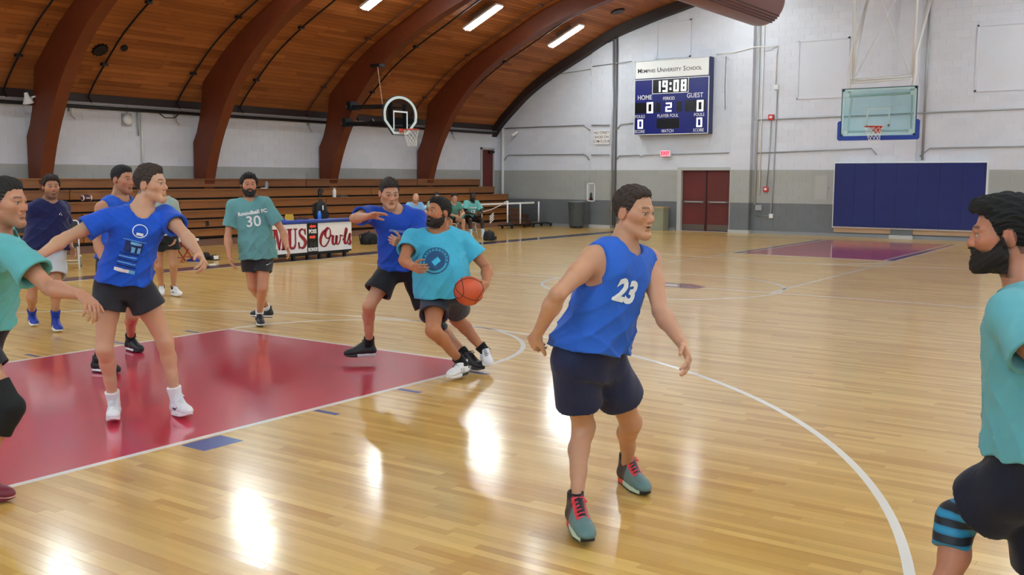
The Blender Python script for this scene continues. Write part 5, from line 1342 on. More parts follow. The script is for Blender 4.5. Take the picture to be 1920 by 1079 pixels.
    for q in (-1, 1): E((q*.031, .0765, .005), (.0135, .0130, .0128), .003)
    for q in (-1, 1): Cn((q*.020, .0885, .0145), (q*.042, .080, .013), .0042, .004, .006)
    mo = sp.get('mouth', 0.)
    E((0, .092, -.053), (.024, .010, .0062), .008); E((0, .091, -.0655-mo), (.021, .010, .0065), .008)
    E((0, .104, -.0590-mo/2), (.019, .008, .0022+mo/2), .003, '-')
    E((0, .094, -.080), (.018, .010, .006), .012, '-')
    for q in (-1, 1):
        E((q*.078, -.012, -.006), (.0085, .019, .032), .008); E((q*.082, -.018, -.008), (.0065, .018, .030), .006); E((q*.090, -.004, -.000), (.008, .010, .019), .005, '-')
    # body mesh: coarse body, finer head and hands
    blo, bhi = B.bounds(); blo = blo-.01; bhi = bhi+.01
    blo[2] = max(blo[2], .0)
    blocks_ = []
    if sp.get('fine', True):
        hh_ = sp.get('hh', .0035); r_ = .16*hs; blocks_.append((HC-np.array([r_, r_, .15*hs]), HC+np.array([r_, r_, .15*hs]), hh_))
        for w, d, n, t, curl, S in hands:
            c_ = w+d*.10*s; blocks_.append((c_-.135*s, c_+.135*s, sp.get('hf', .004)))
    V, Q = B.mesh(hB, blo, bhi); V = smooth_mesh(V, Q, 1, .5); Vs = [V]; Qs = []
    C = V[Q].mean(1)
    keep = np.ones(len(Q), bool)
    for lo, hi, h_ in blocks_: keep &= ~((C > lo+hB*1.6) & (C < hi-hB*1.6)).all(1)
    Qs.append(Q[keep]); nV = len(V); used = []
    for bi, (lo, hi, h_) in enumerate(blocks_):
        v, q = B.mesh(h_, lo, hi); v = smooth_mesh(v, q, 1, .4); cc = v[q].mean(1)
        kp = ((cc > lo+h_*1.5) & (cc < hi-h_*1.5)).all(1)
        for lo2, hi2 in used: kp &= ~((cc > lo2) & (cc < hi2)).all(1)
        used.append((lo+h_*2, hi-h_*2)); Vs.append(v); Qs.append(q[kp]+nV); nV += len(v)
    V = np.vstack(Vs); Q = np.vstack(Qs)
    us = np.zeros(len(V), bool); us[Q.ravel()] = True; mp_ = np.cumsum(us)-1; V = V[us]; Q = mp_[Q]
    # tints
    base = lin(sp.get('skin', 'c98f72'))*np.array([.93, .93, .80]); C = np.tile(base, (len(V), 1)); hsk = (V-HC)@HM.T/hs; x, y, z = hsk[:, 0], hsk[:, 1], hsk[:, 2]
    inh = (np.abs(x) < .1) & (np.abs(y) < .14) & (np.abs(z) < .14)
    C *= (1+.06*vnoise(V, 9., 3))[:, None]
    def blend(mask, c, amt=1.): m = (mask*inh*amt)[:, None]; return C*(1-m)+lin(c)*m
    ns = hash3(V*40)
    blush = base*np.array([1.04, .74, .72])
    def blend(mask, c, amt=1.): m = (mask*inh*amt)[:, None]; return C*(1-m)+(lin(c) if isinstance(c, str) else c)*m
    C = blend(np.exp(-((np.abs(x)-.045)**2/.0006+(z+.02)**2/.0007))*(y > .03), blush, .4)
    C = blend(np.exp(-((x)**2/.0003+(z+.024)**2/.0003))*(y > .09), blush, .5)
    C = blend(np.exp(-((np.abs(x)-.083)**2/.0006+(z+.0)**2/.003))*(np.abs(x) > .07), blush, .5)
    hc = sp.get('haircol', '2a1d16')
    if sp.get('beard'):
        bd = sp['beard']; jaw = sstep(-z, .038, .055)*sstep(y, -.012, .012)*(1-sstep(-z, .125, .145)*0)
        jaw = jaw*(1-np.exp(-((x)**2/.00045+(z+.059)**2/.00006)))
        side = sstep(-z, -.005, .03)*np.exp(-((y-.0)**2/.00035))*(np.abs(x) > .05)
        mous = np.exp(-(x**2/.0009+(z+.043)**2/.00005))*(y > .07)
        C = blend(np.clip(np.maximum(np.maximum(jaw, side), mous)*(.75+.25*ns), 0, 1), sp.get('beardcol', hc), bd)
    C = blend(np.exp(-(x**2/.00028+(z+.0595+mo/2)**2/(.00004)))*(y > .075), base*np.array([.80, .46, .46]), .75)
    if mo: C = blend(((np.abs(x) < .016) & (np.abs(z+.059+mo/2) < .002+mo*.5) & (y > .06))*1., '3a1212', .9)
    C = blend(np.exp(-((z-.0285-.004*np.cos((np.abs(x)-.03)*60))**2/.000022))*sstep(np.abs(x), .010, .016)*(1-sstep(np.abs(x), .046, .054))*(y > .05), hc, .85)
    for q in (-1, 1):
        ce = np.array([q*.031, .0765, .005]); r2 = np.linalg.norm(hsk-ce, axis=1); eyeb = (r2 < .0142) & (y > .080) & (z < .0098) & (z > -.0022)
        C = blend(eyeb*1., 'c2b4aa', 1.); gz = sp.get('gaze', (0, 0)); ic = np.array([gz[0], 0, gz[1]])
        ir = np.hypot(x-ce[0]-gz[0], z-ce[2]-gz[1]); C = blend((eyeb & (ir < .0066))*1., sp.get('iris', '3a2618'), 1.); C = blend((eyeb & (ir < .0028))*1., '050505', 1.)
        lid = np.exp(-((z-.0108)**2/.000005))*(np.abs(x-ce[0]) < .015)*(y > .07); C = blend(lid, '3a2018', .85); C = blend(np.exp(-((z+.001)**2/.00006+(x-ce[0])**2/.0002))*(y > .06), base*.55, .35)
    # scalp shade under the hair
    sc = (z > hairline(y, sp.get('hl', 0.))) & inh; C = blend(sc*1., hc, .7 if sp.get('hair', 'short') != 'bald' else .25)
    body = bpy.data.objects.new('person', np_mesh('person', V, Q, m_skin, org, C)); COL.objects.link(body); body.location = org
    setp(body, sp['label'], 'person')
    def add(name, F, h, m, lo=None, hi=None, sm=1, parent=None, col=None):
        v, q = F.mesh(h, lo, hi)
        if not len(q): return None
        v = smooth_mesh(v, q, sm, .5)
        o = bpy.data.objects.new(name, np_mesh(name, v, q, m, org, None if col is None else col(v))); COL.objects.link(o); o.parent = parent or body; return o
    # ---- shirt
    hc_ = sp.get('hC', hB*.9); out = {'J': J, 'body': body, 'org': org, 'fw': fw, 'ax': ax, 'R': shv, 's': s, 'HM': HM, 'HC': HC}
    seed = sp.get('seed', 1)
    if 'shirt' in sp:
        st = sp['shirt']; G = st.get('grow', .014)*s; hem = st.get('hem', -.12); hx = st.get('flare', .02)*s
        T = [(a, r1, r2, c_) for a, r1, r2, c_ in tab]
        T = [(hem-.3, .165*b+bel*.5+hx*1.2, .118*b+bel*.6+hx*1.2, bel*.5), (hem, .165*b+bel*.5+hx, .118*b+bel*.6+hx, bel*.5), (.15, .160*b+bel*.5+hx*.6, .115*b+bel*.8+hx*.7, bel*.65), (.4, .155*b+bel*.5+hx*.3, .113*b+bel*.8+hx*.3, bel*.6+.005), (.62, .16*b+bel*.2, .118*b+bel*.2, .008), (.78, .165*b, .117*b, .006), (.92, .152*b, .098*b, -.004), (1.02, .10*b, .075*b, -.01)]
        S_ = Field(); S_.loft(fr, T, .03, hem-.12, 1.02, rnd=.012, grow=G, sq=2.2)
        slv = st.get('sleeve', .62)
        for S, sgn in (('R', 1), ('L', -1)):
            sh = J['s'+S]; S_.cone(J['nb']-ax*.035*s+sgn*shv*.06*s, sh, .045*b+G, .052*b+G*.6, .05)
            S_.cone(J['nb']-ax*.12*s+sgn*shv*.08*s+fw*.03*s, sh-ax*.03*s, .06*b+G, .05*b+G*.5, .05)
            if slv > 0 and 'e'+S in J:
                e = J['e'+S]; d1 = nrm(e-sh); end = sh+(e-sh)*slv; rr = st.get('slr', .078)*s
                S_.cone(sh, end, .054*am+G*.7, rr, .035, flat='end')
        carve = []
        if slv > 0:
            for S in 'RL':
                if 'e'+S in J:
                    sh, e = J['s'+S], J['e'+S]; end = sh+(e-sh)*slv; d1 = nrm(e-sh); rr = st.get('slr', .078)*s
                    carve.append((end-d1*.05*s, end+d1*.05*s, rr-.028*s, rr-.010*s))
        # neckline
        na = nrm(H(0, -.02, -.06)-nk); nr = st.get('neck', .073)*s
        S_.cone(nk+na*.006*s+fw*.024*s, nk+na*.2*s+fw*.0, nr, nr*1.25, .006, op='-')
        if st.get('vneck'): S_.cone(nk-ax*.05*s+fw*.11*s, nk+na*.1*s+fw*.02*s, .03*s, .07*s, .01, op='-')
        if slv == 0:      # cut-off armholes
            for S, sgn in (('R', 1), ('L', -1)):
                sh = J['s'+S]; wd = nrm(sgn*shv*.9+nrm(sh-nk)*.4); c0 = sh-wd*st.get('cut', .012)*s
                S_.fun((lambda X, c0=c0, wd=wd, sh=sh: np.where(((X-sh)@ax) > -.19*s, (X-c0)@wd-.0-np.maximum(0, -((X-sh)@ax)-.10*s)*.9, -1.)), sh-.34*s, sh+.34*s, op='and')
        am_ = st.get('fold', .006)*s
        P0 = J['pel']
        def folds(X):
            Y = X-P0; w = (Y@ax)/(Ltor); u = Y@shv; v = Y@fw
            A = am_*(1.1-.75*np.clip(w, 0, 1))*(1-.6*sstep(np.abs(u)/s, .19, .25)); q = np.stack([u*34, v*34, w*6.5], -1)/s
            r1 = np.sin(q[..., 0]*.9+1.7*np.sin(q[..., 2]*.8+seed)+q[..., 1]*.6+seed)
            r2 = np.sin(q[..., 2]*2.6+1.6*np.sin(q[..., 0]*.35+seed*2)+q[..., 1]*.4)
            r3 = np.sin((q[..., 0]+q[..., 2]*2.4)*.8+seed*3)
            n1 = np.sin(q[..., 0]*.55-q[..., 2]*.9+2.*np.sin(q[..., 2]*.5+seed*1.7)+q[..., 1]*.8)
            ridge = (1-np.abs(r3))**2-.35; ridge2 = (1-np.abs(n1))**2-.35
            return -A*(.35*r1+.3*r2*(w < .45)+.9*ridge+.9*ridge2)*1.35
        l_, h_ = S_.bounds(); S_.fun(folds, l_, h_, op='add')
        for c_ in carve: S_.cone(*c_, .004, op='-')
        hn = nrm(ax*.45+np.array([0, 0, .55])); hp0 = J['pel']+ax*hem*Ltor
        S_.fun(lambda X: np.where(np.abs((X-J['pel'])@shv) < .30*s, (hp0-X)@hn+.006*s*np.sin(((X-hp0)@shv)*40+((X-hp0)@fw)*30), -1.) if sp.get('hemall') else np.where(np.linalg.norm((X-hp0)-((X-hp0)@ax)[..., None]*ax, axis=-1) < .245*s*max(b, 1.)+bel, (hp0-X)@hn+.006*s*np.sin(((X-hp0)@shv)*40+((X-hp0)@fw)*30), -1.), l_, h_, op='and')
        out['shirt'] = add('shirt', S_, hc_, clothmat('cloth_'+st['col'], st['col']))
        if st.get('label'): out['shirt']['label'] = st['label']
    if 'shorts' in sp:
        st = sp['shorts']; K = Field(); G = .014*s; wt = st.get('waist', .10)
        T = [(a, r1+G+.004, r2+G+.004, c_) for a, r1, r2, c_ in tab]
        K.loft(fr, T, .03, -.20, wt, rnd=.01)
        cuts = []
        for S in 'RL':
            if 'k'+S in J:
                hp, kn = J['h'+S], J['k'+S]; fr_ = st.get('len', .72) if not isinstance(st.get('len', .72), dict) else st['len'][S]
                end = hp+(kn-hp)*fr_; rr = st.get('r', .112)*s; K.cone(hp, end, .098*s*max(bw, .95), rr, .035, flat='end'); cuts.append((hp, kn, end, rr))
        for hp, kn, end, rr in cuts:
            d1 = nrm(kn-hp); K.cone(end-d1*.05*s, end+d1*.05*s, rr-.03*s, rr-.004*s, .006, op='-')
        def folds2(X):
            Y = (X-J['pel'])/s; r1 = np.sin(Y[..., 2]*34+2.2*np.sin((Y@hpv)*16+seed)+seed); r2 = np.sin((Y@hpv)*42+2*np.sin(Y[..., 2]*9+seed*2)); return .0045*s*(.6*r1+.6*r2)*1.
        l_, h_ = K.bounds(); K.fun(folds2, l_, h_, op='add')
        out['shorts'] = add('shorts', K, hc_, clothmat('cloth_'+st['col'], st['col'], .7, .003, .1))
    for S in 'RL':
        if 'k'+S not in J: continue
        kn, an, to = J['k'+S], J['a'+S], J['o'+S]
        if 'sock' in sp:
            k_ = sp['sock']; fr_ = k_.get('h', .28); K = Field(); up_ = an+(kn-an)*fr_
            K.cone(an-(kn-an)*.02, up_, .037*lg+.001, .040*lg+.003+.03*fr_*lg, .01, flat='end'); K.cone(an, an+(to-an)*.3, .037*s, .036*s, .015)
            add('sock', K, min(hB, .006), clothmat('cloth_'+k_['col'], k_['col']))
        if 'shoe' in sp: make_shoe(an, to, s*sp.get('foot', 1.), sp['shoe'], body, org, sp.get('hS', .005))
        if sp.get('knee'+S):
            kc = sp['knee'+S]; K = Field(); sd = kn-J['h'+S]; ld = an-kn
            K.cone(kn-sd*kc.get('up', .3), kn, .072*lg, .063*lg, .02, flat='both').cone(kn, kn+ld*kc.get('dn', .3), .062*lg, .064*lg, .02, flat='end').cone(kn+pf*.014, kn+ld*.10+pf*.010, .060*lg, .056*lg, .03)
            o = add('knee_sleeve', K, hB*.8, kc['mat']); 
            if kc.get('label'): o['label'] = kc['label']
    # ---- hair
    if sp.get('hair', 'short') != 'bald':
        hp_ = dict(top=.012, front=(0, .0), tuft=0., back=0., side=.006, rough=.003, low=0.); hp_.update(sp.get('hairp', {}))
        K = Field()
        def hs3(c, r_, k=.02): K.ell(H(*c), I, np.array(r_)*hs, k*hs)
        hs3((0, -.017, .038), (.0785+hp_['side'], .101+hp_['back'], .089+hp_['top']))
        for c_, r_ in hp_.get('blobs', ()): hs3(c_, r_, .03)
        hl_ = sp.get('hl', 0.); low = hp_['low']
        def cut(X):
            Y = (X-HC)@HM.T/hs; return (hairline(Y[..., 1], hl_)-low*(Y[..., 1] < -.02)-Y[..., 2]+.003*np.sin(Y[..., 0]*260)+.003*np.sin(Y[..., 1]*310))*.8*hs
        def fray(X):
            Y = (X-HC)@HM.T/hs; a = np.arctan2(Y[..., 0], Y[..., 2]+.03); r_ = hp_['rough']*hs
            return r_*(np.sin(a*38+5*np.sin(Y[..., 1]*22+a))*.55+np.sin(a*70-Y[..., 1]*60+3*np.sin(Y[..., 1]*40))*.45+.45*np.sin(Y[..., 1]*48+np.sin(a*9)*2)*np.cos(a*8))
        l_, h_ = K.bounds(); K.fun(fray, l_, h_, op='add'); K.fun(cut, l_, h_, op='and')
        def colh(v):
            Y = (v-HC)@HM.T/hs; a = np.arctan2(Y[:, 0], Y[:, 2]+.03); n_ = .5+.5*np.sin(a*60+6*np.sin(Y[:, 1]*35)+Y[:, 1]*80)
            c_ = lin(hc); return c_[None]*(.55+1.0*n_[:, None]*(.4+.6*hash3(v*30)[:, None]))
        add('hair', K, sp.get('hh', .0035) if sp.get('fine', True) else hB*.8, tintmat('hair', .75, bump=.001, bs=400.), col=colh)
    if sp.get('beard3d'):
        K = Field(); g = sp['beard3d']; K.p = B.p[nb0:]+[q for q in B.p[:nb0] if q[0] == 'cone' and np.linalg.norm(q[1][1]-H(0, -.02, -.06)) < .01]
        lo3, hi3 = HC-.2*hs, HC+.2*hs
        def fr3(X): Y = (X-HC)@HM.T/hs; return -(.0015+g)*(.55+.45*sstep(-Y[..., 2], .03, .08))+.0009*np.sin(Y[..., 0]*330+Y[..., 2]*160)+.0009*np.sin(Y[..., 2]*260+Y[..., 1]*190)
        def reg(X):
            Y = (X-HC)@HM.T/hs; x, y, z = np.abs(Y[..., 0]), Y[..., 1], Y[..., 2]
            zt = np.interp(y, [-.02, .0, .02, .045, .07, .085, .12], [.01, .005, -.018, -.048, -.058, -.044, -.040])
            zt = np.where((x < .034) & (y > .07), np.maximum(zt, -.037-.5*np.maximum(x-.012, 0)), zt)
            d = np.maximum(z-zt, np.interp(z, [-.12, -.06, .0], [-.005, -.012, .004])-y); d = np.maximum(d, -.128-z)
            m = np.sqrt((x/.021)**2+((z+.0600)/.0075)**2)-1; return np.maximum(d, np.where(y > .06, -m*.0075, -1.))*hs
        K.fun(fr3, lo3, hi3, op='add'); K.fun(reg, lo3, hi3, op='and'); K.fun(lambda X: np.maximum(np.abs((X-HC)@HM.T/hs).max(-1)-.135, 0)*hs+np.where(np.abs((X-HC)@HM.T/hs).max(-1) > .135, .01, -1.), lo3, hi3, op='and')
        add('beard', K, sp.get('hh', .0035), tintmat('hair', .75, bump=.001, bs=400.), HC-.15*hs, HC+.15*hs, col=lambda v: np.tile(lin(sp.get('beardcol', hc)), (len(v), 1))*(.7+.5*hash3(v*30)[:, None]))
    return out
def hairline(y, up=0.):
    return np.interp(y, [-.12, -.09, -.045, -.034, -.022, .004, .010, .022, .036, .05, .066, .09], [-.075, -.072, -.06, -.03, .018, .022, -.008, .0+up*.2, .035+up*.5, .06+up*.7, .072+up, .08+up])

def on_shirt(out, v2d, f2d, c_off, up_off, m, name, tilt=0., off=.0035, parent=None, maxd=.3, cut=.014):
    """print lettering on the shirt: split it finely and lay it on the cloth"""
    import bmesh
    from mathutils.bvhtree import BVHTree
    sh = out['shirt']; me = sh.data; org = out['org']
    if 'bvh' not in out: out['bvh'] = BVHTree.FromPolygons([v.co[:] for v in me.vertices], [p.vertices[:] for p in me.polygons])
    bvh = out['bvh']
    bm = bmesh.new(); vs = [bm.verts.new((p[0], p[1], 0)) for p in v2d]
    for q in f2d:
        try: bm.faces.new([vs[i] for i in q])
        except ValueError: pass
    bmesh.ops.triangulate(bm, faces=bm.faces)
    for _ in range(5):
        es = [e for e in bm.edges if e.calc_length() > cut]
        if not es: break
        bmesh.ops.subdivide_edges(bm, edges=es, cuts=1, use_grid_fill=False); bmesh.ops.triangulate(bm, faces=[f for f in bm.faces if len(f.verts) > 3])
    fw, up, R = out['fw'], out['ax'], out['R']       # lettering runs towards the wearer's own left when seen from the front
    ax_ = -R; base = out['J']['pel']-org+up*up_off+ax_*c_off; ct, st_ = math.cos(tilt), math.sin(tilt)
    co = []; ok = []
    for v in bm.verts:
        x, y = v.co.x*ct-v.co.y*st_, v.co.x*st_+v.co.y*ct; o = base+ax_*x+up*y+fw*.5
        hit = bvh.ray_cast(Vector(o), Vector(-fw), 1.)
        if hit[0] is None: ok.append(False); co.append(o)
        else: ok.append(True); co.append(np.array(hit[0])+np.array(hit[1])*off)
    tri = [tuple(w.index for w in f.verts) for f in bm.faces]; bm.verts.index_update()
    tri = [tuple(w.index for w in f.verts) for f in bm.faces if all(ok[w.index] for w in f.verts)]; bm.free()
    mb = MB(); mb.v = [tuple(map(float, p)) for p in co]; 
    def flip(t): a, b_, c = (np.array(mb.v[i]) for i in t); return t if np.cross(b_-a, c-a)@fw > 0 else t[::-1]
    mb.f = [flip(t) for t in tri]; mb.t = [.5]*len(tri); o = mb.obj(name, m, sh, smooth=True); return o
def txt2d(t, size, **kw):
    v, f = text_mesh(t, size, extr=0, **kw); return v, f

def seat_pose(x, y, f, s, lean=.30, hz=.56, hands_=True, spread=.16):
    f = nrm(f); r = nrm(np.cross(f, (0, 0, 1.))); z = np.array([0, 0, 1.]); J = {}
    J['pel'] = np.array([x, y, hz]); a = nrm(z*math.cos(lean)+f*math.sin(lean)); J['nb'] = J['pel']+a*.50*s; J['head'] = J['nb']+nrm(z+f*.45)*.165*s
    for S, q in (('R', 1), ('L', -1)):
        J['s'+S] = J['nb']+r*q*.18*s-a*.03*s; J['h'+S] = J['pel']+r*q*.09*s
        J['k'+S] = J['h'+S]+nrm(f+r*q*spread*1.6-z*.08)*.44*s; an = J['k'+S]+f*.03; an[2] = .105*s; J['a'+S] = an; J['o'+S] = an+nrm(f+r*q*.25)*.215*s-z*.068*s
        J['e'+S] = J['s'+S]+nrm(-z+f*.45+r*q*.35)*.295*s; w = J['e'+S]+nrm(f*.8-z*.25-r*q*.75)*.265*s; J['w'+S] = w; J['t'+S] = w+nrm(f*.5-z*.4-r*q*.6)*.18*s
    return J
# ---------------------------------------------------------------- the players
def scol(base, *rules):
    """shoe colours: base plus (mask function, colour)"""
    def f(V):
        C = np.tile(lin(base), (len(V), 1))
        for fn, c in rules: m = fn(V[:, 0], V[:, 1], V[:, 2])[:, None]*1.; C = C*(1-m)+lin(c)*m
        return C
    return f
swoosh = lambda x, y, z: ((np.abs(x) > .018) & (np.abs(z-(.048+.9*np.clip(y-.13, -.02, .1)**2*8+.0)) < .004+.010*np.clip((.17-y)/.1, 0, 1)*(y > .10)) & (y > .085) & (y < .175))
collar = lambda x, y, z: z > .122+.0*y
SH_WHITE = dict(name='white', col=scol('eceef2', (lambda x, y, z: (y < .07) & (z < .10), 'd5d9e2'), (lambda x, y, z: (y > .235), 'f8f8fa'), (lambda x, y, z: (np.abs(x) < .016) & (y > .10) & (y < .18), 'd9dce4'), (lambda x, y, z: (z > .138) & (y > .08), '2a2b30'), (swoosh, '16171c')), sole=scol('f4f4f6'), lace='fafafa')
SH_BLKWHT = dict(name='blackwhite', col=scol('15161b', (swoosh, 'e8e8ea')), sole=scol('e9e9ec', (lambda x, y, z: z < .012, '17181c')), lace='2c2d33')
SH_BLK = dict(name='black', col=scol('121317'), sole=scol('c9ccd2', (lambda x, y, z: (y > .17), '2a2b30')), lace='26272c')
SH_BLKLOW = dict(name='blacklow', col=scol('14151a'), sole=scol('f0f0f2', (lambda x, y, z: (y > .2) | (z < .01), '1a1b20')), lace='3a3b40')
SH_BLUE = dict(name='blue', col=scol('16369c', (swoosh, 'e9edf6')), sole=scol('f2f2f4'), lace='2b4db4')
SH_WHTBLK = dict(name='whiteblack', col=scol('f0f0f2', (lambda x, y, z: (y < .045) & (z > .06), '17181c'), (lambda x, y, z: (np.abs(x) > .02) & (y > .1) & (y < .16) & (z < .075) & (np.sin(y*260) > .2), '17181c')), sole=scol('f0f0f2', (lambda x, y, z: (y < .13) & (y > .02) & (z < .03), '24252a')), lace='111215')
SH_RED = dict(name='redgrey', high=.02, col=scol('5f7f7e', (lambda x, y, z: (y < .12), '3a3033'), (lambda x, y, z: (z > .13), '17161a'), (lambda x, y, z: (y < .015) & (z > .06), 'c9cfc0'), (lambda x, y, z: (np.abs(x) > .019) & (np.abs(x) < .030) & (y > .09) & (y < .195) & (z > .07), 'e03a3c'), (lambda x, y, z: (np.abs(x) < .019) & (y > .1) & (y < .185) & (z > .075), '2c2a2e')),
    sole=scol('c6d9c0', (lambda x, y, z: (y < .095), 'e0322e'), (lambda x, y, z: (z < .009), '17181b'), (lambda x, y, z: (y > .265), '17181b')), lace='f0485a')
SH_SLIDE = dict(name='maroon', col=scol('6d1026', (lambda x, y, z: (y < .175), 'd6e4ea'), (lambda x, y, z: (y > .17) & (y < .182), 'f4f4f4')), sole=scol('6d1026', (lambda x, y, z: z > .022, 'e8b9b4')), lace='f4f4f4')
white_print = mat('shirt_print', 'f0f4f4', .7)
P_ = person

# man 23
o = P_(dict(label='man in a sleeveless blue shirt numbered 23 and navy shorts', H=1.83, D=4.92, face=42, pface=30, hdir=48, hpitch=-6, build=1.02, sw=.19, dbg='m23', h=.0065, hC=.006, hh=.0026, hf=.003, seed=2,
    skin='cf9a80', haircol='3a2c24', hl=.012, iris='4a5a60', gaze=(.001, -.003), mouth=.006, tor=.52, jowl=.97,
    px=dict(pel=(1105, 664), nb=(1170, 462), head=(1189, 398), sR=(1113, 484), sL=(1217, 488), eR=(1046, 552), wR=(1008, 626), tR=(988, 662), eL=(1238, 584), wL=(1279, 645), tL=(1304, 702),
            kR=(1094, 800), kL=(1182, 792), aR=(1080, 948), aL=(1176, 872), oR=(1103, 1018), oL=(1234, 936)),
    sg=dict(nb=-1, head=-1, sR=-1, sL=1, eR=-1, wR=1, tR=1, eL=-1, wL=-1, tL=-1), azR=.13, azL=.11, tw=.3,
    shirt=dict(col='2b62c6', sleeve=0, hem=.05, flare=.035, grow=.016, neck=.074, fold=.009), shorts=dict(col='1a2347', len=.62, r=.122, waist=.12), curlR=38, curlL=24, shoe=SH_RED, foot=1.1, hS=.0035,
    hairp=dict(top=.004, side=.004, rough=.0035, blobs=[((.01, .03, .096), (.055, .045, .026))])))
v, f = txt2d('23', .15, bold=.007, shear=.12, sx=.85); on_shirt(o, v, f, -.04, .35, white_print, 'shirt_number')

# blue T-shirt, arms spread
o = P_(dict(label='young man in a royal blue T-shirt and black shorts with arms spread wide', H=1.86, D=6.95, face=8, pface=10, hdir=82, hpitch=0, build=.93, dbg='blue', h=.0075, hC=.0065, hh=.0032, hf=.004, seed=4,
    skin='d5a48c', haircol='3c2d24', iris='3a2a20', tor=.50, jowl=.9,
    px=dict(pel=(232, 528), nb=(264, 396), head=(283, 346), sR=(204, 408), sL=(311, 402), eR=(125, 446), wR=(68, 484), tR=(38, 512), eL=(346, 440), wL=(374, 478), tL=(392, 506),
            kR=(196, 655), kL=(309, 640), aR=(214, 758), aL=(331, 752), oR=(206, 818), oL=(388, 798)),
    sg=dict(nb=-1, head=-1, sR=-1, sL=1, eR=-1, wR=-1, tR=-1, eL=-1, wL=-1, tL=-1), azR=.105, azL=.105, ozR=.03, ozL=.03,
    shirt=dict(col='1d55c6', sleeve=.58, hem=-.02, flare=.02, slr=.085, fold=.008), shorts=dict(col='24232a', len=.42, r=.118), sock=dict(col='eeeef0', h=.24), shoe=SH_WHITE, hS=.0035, curlR=20, curlL=35,
    hairp=dict(top=.006, side=.004, rough=.0035, blobs=[((.0, .03, .104), (.052, .05, .026)), ((0, -.02, .108), (.055, .05, .024))])))
m_lb = mat('print_lightblue', '6fb4e8', .7); m_db = mat('print_navy', '15265e', .7)
def quad2(x0, x1, y0, y1): return [(x0, y0), (x1, y0), (x1, y1), (x0, y1)], [(0, 1, 2, 3)]
n = 20; ang = [2*math.pi*i/n for i in range(n)]
ring = [(.05*math.cos(a), .045*math.sin(a)) for a in ang]+[(.044*math.cos(a), .039*math.sin(a)) for a in ang]
on_shirt(o, ring, [(i, (i+1) % n, n+(i+1) % n, n+i) for i in range(n)], .02, .405, white_print, 'chest_print')
on_shirt(o, *quad2(-.02, .025, -.03, -.012), .02, .405, white_print, 'chest_print')
for li, (a, m_) in enumerate((((-.075, .075, -.005, 0), m_lb), ((-.055, .06, -.085, -.01), m_db), ((-.02, .05, -.03, -.012), m_lb), ((-.01, .015, -.085, -.045), m_lb), ((.03, .05, -.085, -.045), m_lb))): on_shirt(o, *quad2(*a), .0, .335, m_, 'chest_print', off=.0035+.0012*li)
for k in range(5): on_shirt(o, *quad2(-.075, .05-.01*(k % 2), -.105-.022*k, -.097-.022*k), .0, .335, m_lb if k % 2 else m_db, 'chest_print')
on_shirt(o, *quad2(-.085, .01, -.235, -.21), .0, .335, white_print, 'chest_print'); on_shirt(o, *quad2(.01, .05, -.235, -.21), .0, .335, m_lb, 'chest_print')

# man with number 30
o = P_(dict(label='dark-haired bearded man in a teal T-shirt numbered 30 walking forward', H=1.83, D=11.4, face=12, pface=12, hdir=22, hpitch=-2, build=1.06, dbg='m30', h=.009, hC=.008, hh=.0045, hf=.0055, seed=5,
    skin='c98f74', haircol='17120f', beard=.85, beard3d=.003, iris='3a2a20', tor=.50,
    px=dict(pel=(481, 458), nb=(471, 374), head=(467, 347), sR=(437, 385), sL=(497, 380), eR=(427, 445), wR=(431, 482), tR=(436, 507), eL=(531, 436), wL=(538, 463), tL=(546, 484),
            kR=(474, 537), kL=(492, 540), aR=(502, 580), aL=(486, 592), oR=(494, 600), oL=(497, 618)),
    sg=dict(nb=-1, head=-1, sR=-1, sL=-1, eR=-1, wR=-1, tR=-1, eL=-1, wL=-1, tL=-1), azR=.16, azL=.11,
    shirt=dict(col='659e9e', sleeve=.68, hem=-.33, flare=.032,  slr=.082, fold=.009), shorts=dict(col='26272b', len=.63, r=.100, waist=-.12), sock=dict(col='eeeef0', h=.16), shoe=SH_BLKWHT, hS=.006,
    hairp=dict(top=.014, side=.013, back=.010, rough=.007, low=.05, blobs=[((.0, .035, .10), (.06, .045, .026)), ((.06, -.02, .03), (.03, .06, .05)), ((-.06, -.02, .03), (.03, .06, .05))])))
v, f = txt2d('30', .17, bold=.002); on_shirt(o, v, f, .02, .26, white_print, 'shirt_number', cut=.02)
v, f = txt2d('Roundball FC', .058, bold=.0025, sx=1.05); on_shirt(o, v, f, .02, .365, white_print, 'shirt_lettering', tilt=.06, cut=.02)
on = dict(o, shirt=o['shorts']); on.pop('bvh', None); on_shirt(on, *[[(-.03, .002), (-.018, -.01), (.03, .016), (-.012, -.001)], [(0, 1, 2, 3)]], .13, -.235, white_print, 'shorts_mark', cut=.02)

